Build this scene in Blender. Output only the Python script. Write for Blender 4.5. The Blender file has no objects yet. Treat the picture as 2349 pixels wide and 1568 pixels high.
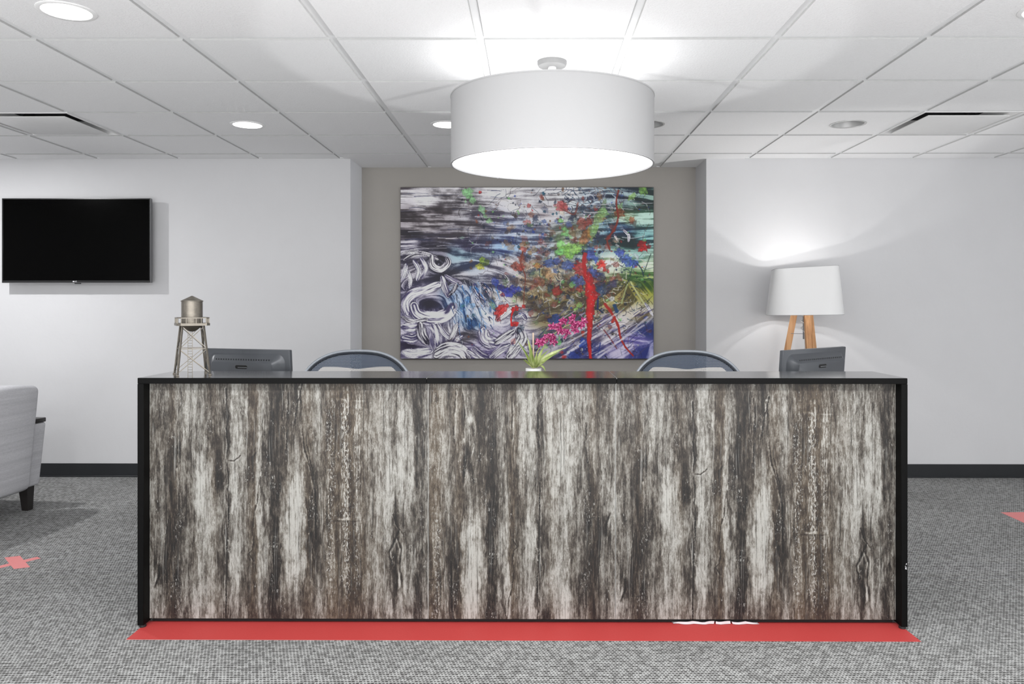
import bpy, bmesh, math, random
import numpy as np
from mathutils import Vector, Matrix, Euler

random.seed(7)
S = bpy.context.scene
COL = S.collection
R = math.radians
PI = math.pi

# ------------------------------------------------------------------ colour
def lin(c, a=1.0):
    out = []
    for v in c[:3]:
        v = v / 255.0
        out.append(v / 12.92 if v <= 0.04045 else ((v + 0.055) / 1.055) ** 2.4)
    return (out[0], out[1], out[2], a)

def lin_np(a):
    a = np.clip(a / 255.0, 0, 1)
    return np.where(a <= 0.04045, a / 12.92, ((a + 0.055) / 1.055) ** 2.4)

# ------------------------------------------------------------------ node helper
class NT:
    def __init__(self, name):
        self.m = bpy.data.materials.new(name)
        self.m.use_nodes = True
        self.t = self.m.node_tree
        self.t.nodes.clear()
        self.out = self.t.nodes.new('ShaderNodeOutputMaterial')
    def n(self, typ, **kw):
        nd = self.t.nodes.new(typ)
        for k, v in kw.items():
            setattr(nd, k, v)
        return nd
    def link(self, a, b):
        self.t.links.new(a, b)
    def setin(self, sock, v):
        if hasattr(v, 'is_output'):
            self.link(v, sock)
        else:
            sock.default_value = v
    def math(self, op, a, b=None, c=None, clamp=False):
        nd = self.n('ShaderNodeMath', operation=op, use_clamp=clamp)
        self.setin(nd.inputs[0], a)
        if b is not None: self.setin(nd.inputs[1], b)
        if c is not None: self.setin(nd.inputs[2], c)
        return nd.outputs[0]
    def mix(self, f, a, b):
        nd = self.n('ShaderNodeMix', data_type='RGBA')
        self.setin(nd.inputs[0], f); self.setin(nd.inputs[6], a); self.setin(nd.inputs[7], b)
        return nd.outputs[2]
    def coord(self, kind='Object'):
        return self.n('ShaderNodeTexCoord').outputs[kind]
    def mapping(self, v, scale=(1,1,1), loc=(0,0,0), rot=(0,0,0)):
        nd = self.n('ShaderNodeMapping')
        self.link(v, nd.inputs['Vector'])
        nd.inputs['Scale'].default_value = scale
        nd.inputs['Location'].default_value = loc
        nd.inputs['Rotation'].default_value = rot
        return nd.outputs[0]
    def noise(self, v, scale, detail=2, rough=0.5, dist=0.0):
        nd = self.n('ShaderNodeTexNoise')
        self.link(v, nd.inputs['Vector'])
        nd.inputs['Scale'].default_value = scale
        nd.inputs['Detail'].default_value = detail
        nd.inputs['Roughness'].default_value = rough
        nd.inputs['Distortion'].default_value = dist
        return nd.outputs['Fac']
    def ramp(self, f, stops, interp='LINEAR'):
        nd = self.n('ShaderNodeValToRGB')
        cr = nd.color_ramp
        cr.interpolation = interp
        while len(cr.elements) < len(stops): cr.elements.new(0.5)
        for e, (p, c) in zip(cr.elements, stops):
            e.position = p
            e.color = c if len(c) == 4 else (*c, 1)
        self.setin(nd.inputs[0], f)
        return nd.outputs[0]
    def bump(self, h, strength=0.3, dist=0.002):
        nd = self.n('ShaderNodeBump')
        self.setin(nd.inputs['Height'], h)
        nd.inputs['Strength'].default_value = strength
        nd.inputs['Distance'].default_value = dist
        return nd.outputs[0]
    def bsdf(self, col, rough=0.5, metal=0.0, spec=0.5, normal=None, **kw):
        p = self.n('ShaderNodeBsdfPrincipled')
        self.setin(p.inputs['Base Color'], col)
        self.setin(p.inputs['Roughness'], rough)
        self.setin(p.inputs['Metallic'], metal)
        self.setin(p.inputs['Specular IOR Level'], spec)
        if normal is not None: self.link(normal, p.inputs['Normal'])
        for k, v in kw.items(): self.setin(p.inputs[k.replace('_', ' ')], v)
        self.link(p.outputs[0], self.out.inputs[0])
        return p

def plain(name, rgb, rough=0.5, metal=0.0, spec=0.5, var=0.06, vscale=30, bump=0.0, bscale=400, bdist=0.0005):
    m = NT(name)
    co = m.coord()
    n = m.noise(co, vscale, 3, 0.55)
    a = tuple(max(0, v * (1 - var)) for v in rgb); b = tuple(min(255, v * (1 + var)) for v in rgb)
    col = m.mix(n, lin(a), lin(b))
    nr = m.bump(m.noise(co, bscale, 2), bump, bdist) if bump else None
    m.bsdf(col, rough, metal, spec, nr)
    return m.m

def emis(name, rgb, strength):
    m = NT(name)
    e = m.n('ShaderNodeEmission')
    n = m.noise(m.coord(), 5, 1)
    m.link(m.mix(n, lin(rgb), lin(rgb)), e.inputs[0])
    e.inputs[1].default_value = strength
    m.link(e.outputs[0], m.out.inputs[0])
    return m.m

# ------------------------------------------------------------------ mesh builder
class MB:
    def __init__(self):
        self.v = []; self.f = []
    def add(self, vs, fs, mat=None):
        o = len(self.v)
        if mat is not None: vs = [mat @ Vector(p) for p in vs]
        self.v += [tuple(p) for p in vs]
        self.f += [tuple(i + o for i in f) for f in fs]
        return self
    def bm(self, b, mat=None):
        b.verts.index_update()
        self.add([v.co.copy() for v in b.verts], [[v.index for v in f.verts] for f in b.faces], mat)
        b.free()
        return self
    def box(self, c, s, bev=0.0, seg=2, mat=None):
        b = bmesh.new()
        bmesh.ops.create_cube(b, size=1.0)
        for v in b.verts:
            v.co = Vector((v.co.x * s[0], v.co.y * s[1], v.co.z * s[2]))
        if bev > 0:
            bmesh.ops.bevel(b, geom=list(b.edges), offset=bev, segments=seg, affect='EDGES', profile=0.5)
        for v in b.verts: v.co += Vector(c)
        return self.bm(b, mat)
    def span(self, x0, x1, y0, y1, z0, z1, bev=0.0, seg=2, mat=None):
        return self.box(((x0+x1)/2, (y0+y1)/2, (z0+z1)/2), (x1-x0, y1-y0, z1-z0), bev, seg, mat)
    def bar(self, p, q, w, h=None, up=(0,0,1), bev=0.0):
        h = w if h is None else h
        p = Vector(p); q = Vector(q); d = q - p
        z = d.normalized()
        x = Vector(up).cross(z)
        if x.length < 1e-4: x = Vector((1,0,0)).cross(z)
        x.normalize(); y = z.cross(x)
        M = Matrix((x, y, z)).transposed().to_4x4(); M.translation = (p + q) / 2
        return self.box((0,0,0), (w, h, d.length), bev, 1, M)
    def tube(self, pts, r, n=10, caps=True, closed=False, sq=1.0):
        pts = [Vector(p) for p in pts]
        m = len(pts)
        rs = r if isinstance(r, (list, tuple)) else [r] * m
        vs = []; fs = []
        T = []
        for i in range(m):
            if closed: t = pts[(i+1) % m] - pts[i-1]
            else: t = pts[min(i+1, m-1)] - pts[max(i-1, 0)]
            T.append(t.normalized())
        ref = Vector((0,0,1)) if abs(T[0].z) < 0.9 else Vector((1,0,0))
        x = ref.cross(T[0]).normalized()
        for i in range(m):
            x = (x - T[i] * x.dot(T[i])).normalized()
            y = T[i].cross(x)
            for k in range(n):
                a = 2 * PI * k / n
                vs.append(pts[i] + (x * math.cos(a) + y * math.sin(a) * sq) * rs[i])
        for i in range(m if closed else m - 1):
            j = (i + 1) % m
            for k in range(n):
                l = (k + 1) % n
                fs.append((i*n+k, i*n+l, j*n+l, j*n+k))
        if caps and not closed:
            fs.append(tuple(range(n-1, -1, -1))); fs.append(tuple((m-1)*n + k for k in range(n)))
        return self.add(vs, fs)
    def lathe(self, prof, c=(0,0,0), n=32, mat=None):
        vs = []; fs = []
        rows = []
        for (r, z) in prof:
            if r < 1e-6:
                rows.append([len(vs)]); vs.append((c[0], c[1], c[2] + z))
            else:
                rows.append(list(range(len(vs), len(vs) + n)))
                for k in range(n):
                    a = 2 * PI * k / n
                    vs.append((c[0] + r * math.cos(a), c[1] + r * math.sin(a), c[2] + z))
        for A, B in zip(rows[:-1], rows[1:]):
            for k in range(n):
                l = (k + 1) % n
                if len(A) == 1 and len(B) == 1: continue
                if len(A) == 1: fs.append((A[0], B[l], B[k]))
                elif len(B) == 1: fs.append((A[k], A[l], B[0]))
                else: fs.append((A[k], A[l], B[l], B[k]))
        return self.add(vs, fs, mat)
    def grid(self, fn, nu, nv, closed_u=False):
        vs = []; fs = []
        for j in range(nv + 1):
            for i in range(nu + (0 if closed_u else 1)):
                vs.append(fn(i / nu, j / nv))
        w = nu if closed_u else nu + 1
        for j in range(nv):
            for i in range(nu):
                k = (i + 1) % w
                fs.append((j*w+i, j*w+k, (j+1)*w+k, (j+1)*w+i))
        return self.add(vs, fs)
    def build(self, name, mat, parent=None, smooth=40, loc=None, fix=True):
        me = bpy.data.meshes.new(name)
        me.from_pydata(self.v, [], self.f)
        if fix:
            b = bmesh.new(); b.from_mesh(me)
            bmesh.ops.recalc_face_normals(b, faces=list(b.faces))
            b.to_mesh(me); b.free()
        me.update()
        if smooth:
            me.polygons.foreach_set('use_smooth', [True] * len(me.polygons))
            me.set_sharp_from_angle(angle=R(smooth))
        o = bpy.data.objects.new(name, me)
        COL.objects.link(o)
        if mat is not None: me.materials.append(mat)
        if parent is not None: o.parent = parent
        if loc is not None: o.location = loc
        return o

def thing(name, label, cat, loc=(0,0,0), rotz=0.0, group=None):
    o = bpy.data.objects.new(name, None)
    o.empty_display_size = 0.1
    COL.objects.link(o)
    o.location = loc; o.rotation_euler = (0, 0, rotz)
    o['label'] = label; o['category'] = cat
    if group: o['group'] = group
    return o
def tag(o, label, cat, group=None):
    o['label'] = label; o['category'] = cat
    if group: o['group'] = group
    return o
def struct(o):
    o['kind'] = 'structure'
    return o
def kids(o): return [c for c in o.children]
def dup(root, loc, rotz=None, label=None):
    r = root.copy(); COL.objects.link(r); r.location = loc
    if rotz is not None: r.rotation_euler = (0, 0, rotz)
    if label: r['label'] = label
    for ch in kids(root):
        c = ch.copy(); COL.objects.link(c); c.parent = r
        for g in kids(ch):
            d = g.copy(); COL.objects.link(d); d.parent = c
    return r

# ------------------------------------------------------------------ numpy noise
def hash2(ix, iy, seed):
    h = (ix.astype(np.int64) * 374761393 + iy.astype(np.int64) * 668265263 + seed * 1442695041) & 0xffffffff
    h = ((h ^ (h >> 13)) * 1274126177) & 0xffffffff
    h = h ^ (h >> 16)
    return (h & 0xffff) / 65535.0
def vnoise(x, y, seed=0):
    ix = np.floor(x); iy = np.floor(y)
    fx = x - ix; fy = y - iy
    fx = fx * fx * (3 - 2 * fx); fy = fy * fy * (3 - 2 * fy)
    a = hash2(ix, iy, seed); b = hash2(ix + 1, iy, seed)
    c = hash2(ix, iy + 1, seed); d = hash2(ix + 1, iy + 1, seed)
    return (a * (1 - fx) + b * fx) * (1 - fy) + (c * (1 - fx) + d * fx) * fy
def fbm(x, y, oct=4, seed=0, rough=0.5):
    s = 0; a = 1; t = 0
    for k in range(oct):
        s = s + a * vnoise(x * 2**k + 17.3 * k, y * 2**k + 9.1 * k, seed + k); t += a; a *= rough
    return s / t
def sstep(a, b, x):
    t = np.clip((x - a) / (b - a), 0, 1)
    return t * t * (3 - 2 * t)
def seg_dist(X, Y, p, q):
    dx, dy = q[0] - p[0], q[1] - p[1]
    L2 = dx * dx + dy * dy + 1e-9
    t = np.clip(((X - p[0]) * dx + (Y - p[1]) * dy) / L2, 0, 1)
    ex = X - (p[0] + t * dx); ey = Y - (p[1] + t * dy)
    side = (X - p[0]) * dy - (Y - p[1]) * dx
    return np.sqrt(ex * ex + ey * ey), t, side

# ================================================================== MATERIALS
CEIL = 2.398
def mat_wall(name, rgb, rough=0.75):
    m = NT(name)
    co = m.coord()
    n1 = m.noise(co, 3.0, 4, 0.6)
    n2 = m.noise(co, 260, 2, 0.5)
    n3 = m.noise(m.mapping(co, (1, 1, 1)), 14, 5, 0.62, 0.6)
    col = m.mix(n1, lin(tuple(v * 0.985 for v in rgb)), lin(tuple(min(255, v * 1.012) for v in rgb)))
    h = m.math('ADD', m.math('MULTIPLY', n2, 0.12), m.math('MULTIPLY', n3, 1.0))
    m.bsdf(col, rough, 0, 0.3, m.bump(h, 0.28, 0.004))
    return m.m
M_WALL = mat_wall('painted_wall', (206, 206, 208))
M_REVEAL_LIT = mat_wall('lit_reveal_wall', (246, 248, 252))  # same wall, paler: side light on the left reveal put into the colour
M_TAUPE = mat_wall('taupe_wall', (168, 164, 159))

def mat_tile():
    m = NT('mineral_ceiling_tile')
    co = m.coord()
    n = m.noise(co, 130, 4, 0.65)
    n2 = m.noise(co, 1.1, 2)
    col = m.mix(n2, lin((240, 240, 241)), lin((246, 246, 247)))
    col = m.mix(m.math('MULTIPLY', m.ramp(n, [(0.3, (1,1,1)), (0.5, (0,0,0))]), 0.07), col, lin((180, 180, 180)))
    m.bsdf(col, 0.9, 0, 0.1, m.bump(n, 0.55, 0.004))
    return m.m
M_TILE = mat_tile()
M_TEDGE = plain('raw_shaded_tile_edge', (186, 186, 186), 0.9, 0, 0.1, 0.05)  # raw edge grey, also puts the shade of the grid gaps into the colour
M_GRID = plain('white_grid_metal', (236, 237, 238), 0.45, 0, 0.4, 0.01)
M_CANOPY = plain('satin_canopy', (150, 150, 150), 0.5, 0, 0.3, 0.02)
M_TRIMW = plain('white_trim', (240, 240, 240), 0.4, 0, 0.4, 0.01)
M_BASE = plain('rubber_base', (33, 35, 38), 0.42, 0, 0.45, 0.12, 4)

def mat_carpet():
    m = NT('woven_carpet')
    co = m.coord()
    sx = m.n('ShaderNodeSeparateXYZ'); m.link(co, sx.inputs[0])
    wob = m.noise(co, 22, 2)
    y = m.math('DIVIDE', m.math('ADD', sx.outputs[1], m.math('MULTIPLY', wob, 0.006)), 0.0128)
    row = m.math('FLOOR', y)
    x = m.math('ADD', m.math('DIVIDE', sx.outputs[0], 0.0128), m.math('MULTIPLY', row, 0.37))
    cell = m.math('FLOOR', x)
    fx = m.math('SUBTRACT', m.math('FRACT', x), 0.5)
    fy = m.math('SUBTRACT', m.math('FRACT', y), 0.5)
    d = m.math('SQRT', m.math('ADD', m.math('POWER', m.math('MULTIPLY', fx, 0.95), 2.0), m.math('POWER', m.math('MULTIPLY', fy, 1.5), 2.0)))
    cc = m.n('ShaderNodeCombineXYZ'); m.link(cell, cc.inputs[0]); m.link(row, cc.inputs[1])
    wn = m.n('ShaderNodeTexWhiteNoise', noise_dimensions='2D'); m.link(cc.outputs[0], wn.inputs[0])
    rnd = wn.outputs['Value']
    fib = m.noise(co, 420, 2, 0.6)
    dd = m.math('ADD', d, m.math('ADD', m.math('MULTIPLY', m.math('SUBTRACT', rnd, 0.5), 0.14), m.math('MULTIPLY', m.math('SUBTRACT', fib, 0.5), 0.22)))
    blob = m.ramp(dd, [(0.27, (0,0,0)), (0.50, (1,1,1))])
    big = m.noise(co, 1.6, 3)
    lt = m.ramp(m.math('ADD', m.math('MULTIPLY', fib, 0.5), m.math('ADD', m.math('MULTIPLY', rnd, 0.25), m.math('MULTIPLY', big, 0.3))), [(0.3, lin((124, 124, 123))), (0.8, lin((190, 191, 190)))])
    col = m.mix(blob, lin((52, 51, 50)), lt)
    m.bsdf(col, 0.95, 0, 0.1, m.bump(blob, 0.7, 0.004))
    return m.m
M_CARPET = mat_carpet()

def mat_tape(name, a, b):
    m = NT(name)
    co = m.coord()
    n = m.noise(co, 160, 3, 0.6)
    n2 = m.noise(co, 2, 2)
    m.bsdf(m.mix(m.math('ADD', m.math('MULTIPLY', n, 0.6), m.math('MULTIPLY', n2, 0.4)), lin(a), lin(b)), 0.6, 0, 0.3, m.bump(n, 0.3, 0.001))
    return m.m
M_TAPE = mat_tape('red_floor_tape', (166, 50, 49), (184, 70, 68))
M_TAPE2 = mat_tape('pale_sheen_red_tape', (206, 118, 117), (222, 144, 143))  # same red tape, its glossy reflection painted in as a paler red

M_BLACK = plain('black_laminate', (13, 13, 13), 0.45, 0, 0.07, 0.08, 60, 0.1, 500, 0.0003)
M_TOP = plain('satin_black_top', (30, 30, 30), 0.27, 0, 0.6, 0.08, 60, 0.06, 500, 0.0002)
M_TOP.node_tree.nodes['Principled BSDF'].inputs['Coat Weight'].default_value = 1.0
M_TOP.node_tree.nodes['Principled BSDF'].inputs['Coat Roughness'].default_value = 0.12
M_EDGE = plain('grey_edge_band', (128, 128, 126), 0.4, 0.2, 0.5, 0.02)
M_DARKIN = plain('dark_underside', (16, 15, 15), 0.7)

def mat_wood():
    m = NT('weathered_barnwood_laminate')
    at = m.n('ShaderNodeAttribute', attribute_name='pcoord').outputs['Vector']
    tc = m.n('ShaderNodeAttribute', attribute_name='tone').outputs['Color']
    sp = m.n('ShaderNodeSeparateColor'); m.link(tc, sp.inputs[0])
    tone, brown, flake = sp.outputs[0], sp.outputs[1], sp.outputs[2]
    # gentle sideways drift so grain lines wander like real boards
    wv = m.noise(m.mapping(at, (0.9, 0.5, 1)), 1.0, 3)
    sx = m.n('ShaderNodeSeparateXYZ'); m.link(at, sx.inputs[0])
    cb = m.n('ShaderNodeCombineXYZ')
    m.link(m.math('ADD', sx.outputs[0], m.math('MULTIPLY', wv, 0.16)), cb.inputs[0])
    m.link(sx.outputs[1], cb.inputs[1])
    P = cb.outputs[0]
    n1 = m.noise(m.mapping(P, (6.5, 0.6, 1)), 1.0, 8, 0.7, 0.25)
    n2 = m.noise(m.mapping(P, (48, 1.1, 1), (3, 8, 0)), 1.0, 4, 0.7)
    n3 = m.noise(m.mapping(P, (8.5, 1.5, 1), (7, 1, 0)), 1.0, 9, 0.74, 0.4)
    n4 = m.noise(m.mapping(P, (24, 4.2, 1), (2, 5, 0)), 1.0, 7, 0.76, 0.3)
    n5 = m.noise(m.mapping(P, (70, 22, 1), (9, 5, 0)), 1.0, 4, 0.7)
    def cen(n, k): return m.math('MULTIPLY', m.math('SUBTRACT', n, 0.5), k)
    v0 = m.math('ADD', m.math('ADD', m.math('MULTIPLY', m.math('SUBTRACT', tone, 0.5), 0.85), 0.5), cen(n1, 0.9))
    c3 = m.ramp(m.math('ADD', n3, m.math('MULTIPLY', m.math('SUBTRACT', v0, 0.5), 0.32)), [(0.455, (0,0,0)), (0.53, (1,1,1))])
    c4 = m.ramp(m.math('ADD', n4, m.math('MULTIPLY', m.math('SUBTRACT', v0, 0.5), 0.22)), [(0.45, (0,0,0)), (0.53, (1,1,1))])
    n6 = m.noise(m.mapping(P, (5.5, 3.2, 1), (13, 5, 0)), 1.0, 9, 0.78, 0.2)
    v = m.math('ADD', m.math('ADD', v0, cen(n6, 0.9)), cen(c3, 0.20))
    v = m.math('ADD', v, cen(c4, 0.13))
    v = m.math('ADD', v, cen(n2, 0.55))
    v = m.math('ADD', v, cen(n4, 0.62))
    v = m.math('ADD', v, cen(n5, 0.45))
    grey = m.ramp(v, [(0.02, lin((15, 13, 12))), (0.25, lin((43, 38, 34))), (0.46, lin((79, 74, 68))), (0.66, lin((111, 108, 102))), (0.95, lin((156, 155, 150)))])
    brn = m.ramp(v, [(0.0, lin((24, 20, 18))), (0.3, lin((53, 44, 36))), (0.6, lin((83, 73, 61))), (0.95, lin((148, 145, 138)))])
    nb = m.noise(m.mapping(P, (2.2, 0.35, 1), (20, 3, 0)), 1.0, 3)
    bf = m.math('ADD', brown, m.ramp(nb, [(0.5, (0,0,0)), (0.75, (0.45,0.45,0.45))]), clamp=True)
    col = m.mix(bf, grey, brn)
    # pale paint flakes left in the grain
    flake = m.math('MAXIMUM', flake, m.math('MULTIPLY', m.ramp(m.noise(m.mapping(P, (4, 1.1, 1), (17, 9, 0)), 1.0, 5, 0.65), [(0.47, (0,0,0)), (0.60, (1,1,1))]), 0.5))
    nf = m.noise(m.mapping(P, (40, 13, 1), (11, 2, 0)), 1.0, 6, 0.66, 0.6)
    fk = m.ramp(m.math('ADD', nf, m.math('MULTIPLY', flake, 0.28)), [(0.695, (0,0,0)), (0.78, (1,1,1))])
    fk = m.math('MULTIPLY', fk, m.math('MULTIPLY', flake, 1.6, clamp=True))
    col = m.mix(m.math('MULTIPLY', fk, 0.85), col, lin((176, 175, 170)))
    # fine dark checks
    nc = m.noise(m.mapping(P, (30, 0.42, 1), (5, 31, 0)), 1.0, 5, 0.55, 0.1)
    ck = m.ramp(nc, [(0.345, (1,1,1)), (0.40, (0,0,0))])
    col = m.mix(m.math('MULTIPLY', ck, 0.75), col, lin((20, 17, 15)))
    nl = m.noise(m.mapping(P, (36, 0.36, 1), (15, 11, 0)), 1.0, 4, 0.5, 0.08)
    lm = m.noise(m.mapping(P, (3, 1.5, 1), (1, 1, 0)), 1.0, 4, 0.6)
    lk = m.math('MULTIPLY', m.ramp(nl, [(0.61, (0,0,0)), (0.67, (1,1,1))]), m.ramp(lm, [(0.42, (0,0,0)), (0.58, (1,1,1))]))
    col = m.mix(m.math('MULTIPLY', lk, 0.55), col, lin((158, 157, 152)))
    m.bsdf(col, 0.5, 0, 0.4, m.bump(v, 0.12, 0.001))
    return m.m
M_WOOD = mat_wood()

def mat_paintface():
    m = NT('abstract_paint')
    tc = m.n('ShaderNodeAttribute', attribute_name='paint').outputs['Color']
    co = m.coord()
    n = m.noise(co, 500, 2)
    m.bsdf(m.mix(m.math('MULTIPLY', n, 0.08), tc, lin((150, 150, 155))), 0.55, 0, 0.35, m.bump(n, 0.1, 0.0005))
    return m.m
M_PAINT = mat_paintface()
M_CANV = plain('dark_canvas_edge', (46, 40, 42), 0.7)

M_SCREEN = plain('black_screen_glass', (2, 2, 2), 0.14, 0, 0.06, 0.05, 2)
M_BEZEL = plain('gloss_black_plastic', (26, 26, 27), 0.25, 0, 0.5, 0.03)
M_BEZELG = plain('brushed_grey_bezel', (120, 120, 122), 0.35, 0.6, 0.5, 0.03)
M_PLASTIC = plain('black_plastic', (30, 31, 32), 0.5, 0, 0.45, 0.05)
M_LOGO = plain('silver_logo', (215, 215, 218), 0.4, 0.1, 0.5, 0.01)

def mat_monitor():
    m = NT('charcoal_plastic')
    n = m.noise(m.coord(), 900, 2)
    m.bsdf(m.mix(n, lin((62, 65, 70)), lin((78, 81, 86))), 0.36, 0.15, 0.55, m.bump(n, 0.12, 0.0004))
    return m.m
M_MON = mat_monitor()

def mat_nickel():
    m = NT('aged_nickel')
    co = m.coord()
    n = m.noise(co, 60, 4, 0.65)
    n2 = m.noise(m.mapping(co, (1, 1, 9)), 70, 3)
    col = m.mix(m.math('ADD', m.math('MULTIPLY', n, 0.6), m.math('MULTIPLY', n2, 0.4)), lin((74, 69, 62)), lin((158, 152, 142)))
    m.bsdf(col, m.math('ADD', m.math('MULTIPLY', n, 0.25), 0.30), 0.85, 0.5, m.bump(n2, 0.2, 0.0006))
    return m.m
M_NICK = mat_nickel()

def mat_fabric():
    m = NT('grey_upholstery')
    co = m.coord()
    w = m.n('ShaderNodeTexNoise'); m.link(m.mapping(co, (60, 60, 900)), w.inputs[0]); w.inputs['Scale'].default_value = 1.0; w.inputs['Detail'].default_value = 3
    w2 = m.n('ShaderNodeTexNoise'); m.link(m.mapping(co, (900, 900, 60), (4, 4, 4)), w2.inputs[0]); w2.inputs['Scale'].default_value = 1.0; w2.inputs['Detail'].default_value = 3
    band = m.noise(m.mapping(co, (0.6, 0.6, 34)), 1.0, 4, 0.75)
    v = m.math('ADD', m.math('MULTIPLY', w.outputs[0], 0.5), m.math('MULTIPLY', w2.outputs[0], 0.5))
    v = m.math('ADD', m.math('MULTIPLY', v, 0.6), m.math('MULTIPLY', band, 0.4))
    col = m.ramp(v, [(0.3, lin((158, 158, 162))), (0.5, lin((184, 184, 188))), (0.72, lin((214, 214, 217)))])
    m.bsdf(col, 0.9, 0, 0.15, m.bump(v, 0.3, 0.001))
    return m.m
M_FABRIC = mat_fabric()
M_DARKWOOD = plain('espresso_wood', (30, 26, 25), 0.35, 0, 0.5, 0.15, 20)

def mat_mesh(name, a, b, cover, tr=None):
    m = NT(name)
    co = m.coord()
    sx = m.n('ShaderNodeSeparateXYZ'); m.link(co, sx.inputs[0])
    z = m.math('DIVIDE', sx.outputs[2], 0.0085)
    row = m.math('FLOOR', z)
    x = m.math('ADD', m.math('DIVIDE', sx.outputs[0], 0.0075), m.math('MULTIPLY', m.math('FLOORED_MODULO', row, 2.0), 0.5))
    fx = m.math('ABSOLUTE', m.math('SUBTRACT', m.math('FRACT', x), 0.5))
    fz = m.math('ABSOLUTE', m.math('SUBTRACT', m.math('FRACT', z), 0.5))
    d = m.math('ADD', m.math('MULTIPLY', fx, 1.6), m.math('MULTIPLY', fz, 0.9))
    hole = m.ramp(d, [(max(0, 0.5 - cover), (1,1,1)), (0.62 - cover, (0,0,0))])
    p = m.n('ShaderNodeBsdfPrincipled')
    n = m.noise(co, 8, 2)
    m.link(m.mix(m.ramp(d, [(0.3, (0,0,0)), (1.0, (1,1,1))]), lin(a), lin(b)), p.inputs['Base Color'])
    p.inputs['Roughness'].default_value = 0.6
    t = m.n('ShaderNodeBsdfTransparent')
    mx = m.n('ShaderNodeMixShader')
    m.link(hole, mx.inputs[0]); m.link(p.outputs[0], mx.inputs[1]); m.link(t.outputs[0], mx.inputs[2])
    m.link(mx.outputs[0], m.out.inputs[0])
    return m.m
M_MESHB = mat_mesh('blue_grey_mesh', (40, 52, 70), (86, 102, 124), 0.22)
M_MESHW = mat_mesh('pale_lumbar_mesh', (176, 172, 168), (226, 224, 222), 0.12)
M_CFRAME = plain('satin_grey_frame', (156, 162, 170), 0.35, 0.25, 0.5, 0.03)
M_GASKET = plain('dark_gasket', (38, 44, 54), 0.5)

def mat_shade(name, rgb, trans):
    m = NT(name)
    co = m.coord()
    n = m.noise(m.mapping(co, (1, 1, 4)), 120, 3)
    c = m.mix(n, lin(tuple(v * 0.985 for v in rgb)), lin(rgb))
    d = m.n('ShaderNodeBsdfDiffuse'); m.link(c, d.inputs[0])
    t = m.n('ShaderNodeBsdfTranslucent'); m.link(c, t.inputs[0])
    mx = m.n('ShaderNodeMixShader'); mx.inputs[0].default_value = trans
    m.link(d.outputs[0], mx.inputs[1]); m.link(t.outputs[0], mx.inputs[2])
    m.link(mx.outputs[0], m.out.inputs[0])
    return m.m
M_SHADE = mat_shade('white_drum_fabric', (178, 178, 179), 0.02)
M_SHADE2 = mat_shade('white_lamp_fabric', (236, 236, 236), 0.05)
M_RIM = plain('grey_shade_rim', (176, 176, 177), 0.6, 0, 0.3, 0.02)
M_GLOW = emis('glowing_diffuser', (255, 255, 255), 2.6)
M_LED = emis('led_lens', (255, 254, 252), 9.0)
M_BULB = emis('lit_bulb', (255, 252, 246), 6.0)
M_CAN = plain('satin_reflector', (190, 190, 190), 0.45, 0.2, 0.4, 0.03)
def mat_beech():
    m = NT('beech_wood')
    co = m.coord()
    n = m.noise(m.mapping(co, (40, 40, 2.5)), 1.0, 4, 0.6)
    col = m.ramp(n, [(0.25, lin((150, 104, 66))), (0.5, lin((186, 138, 94))), (0.8, lin((208, 164, 120)))])
    m.bsdf(col, 0.5, 0, 0.4)
    return m.m
M_BEECH = mat_beech()
M_CABLE = plain('pale_cable', (190, 190, 190), 0.4)
M_STEEL = plain('grey_steel', (120, 122, 125), 0.35, 0.7)
M_PLATE = plain('white_enamel', (226, 226, 226), 0.45, 0, 0.4, 0.015)
M_DUCT = plain('dark_duct', (70, 70, 71), 0.5, 0.4, 0.5, 0.2, 12)
M_POT = plain('white_ceramic', (240, 240, 240), 0.25, 0, 0.5, 0.01)
M_SOIL = plain('bark_chips', (70, 60, 50), 0.9, 0, 0.2, 0.5, 200)
def mat_leaf():
    m = NT('grassy_leaf')
    co = m.coord()
    n = m.noise(m.mapping(co, (25, 25, 8)), 1.0, 3)
    col = m.ramp(n, [(0.3, lin((84, 104, 44))), (0.5, lin((138, 154, 84))), (0.72, lin((196, 202, 150)))])
    m.bsdf(col, 0.45, 0, 0.4)
    return m.m
M_LEAF = mat_leaf()
M_BAMBOO = plain('pale_bamboo', (196, 174, 154), 0.6, 0, 0.3, 0.1, 60)
M_STEM = plain('green_stem', (150, 152, 96), 0.5)
def mat_petal():
    m = NT('magenta_petal')
    co = m.coord()
    n = m.noise(co, 130, 3, 0.6)
    col = m.ramp(n, [(0.36, lin((112, 22, 66))), (0.52, lin((150, 42, 96))), (0.70, lin((216, 150, 182)))])
    m.bsdf(col, 0.5, 0, 0.3)
    return m.m
M_PETAL = mat_petal()
M_PAPER = plain('white_plastic_sheet', (186, 178, 180), 0.45, 0, 0.4, 0.02)
M_WORK = plain('grey_laminate', (150, 150, 150), 0.5)

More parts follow.
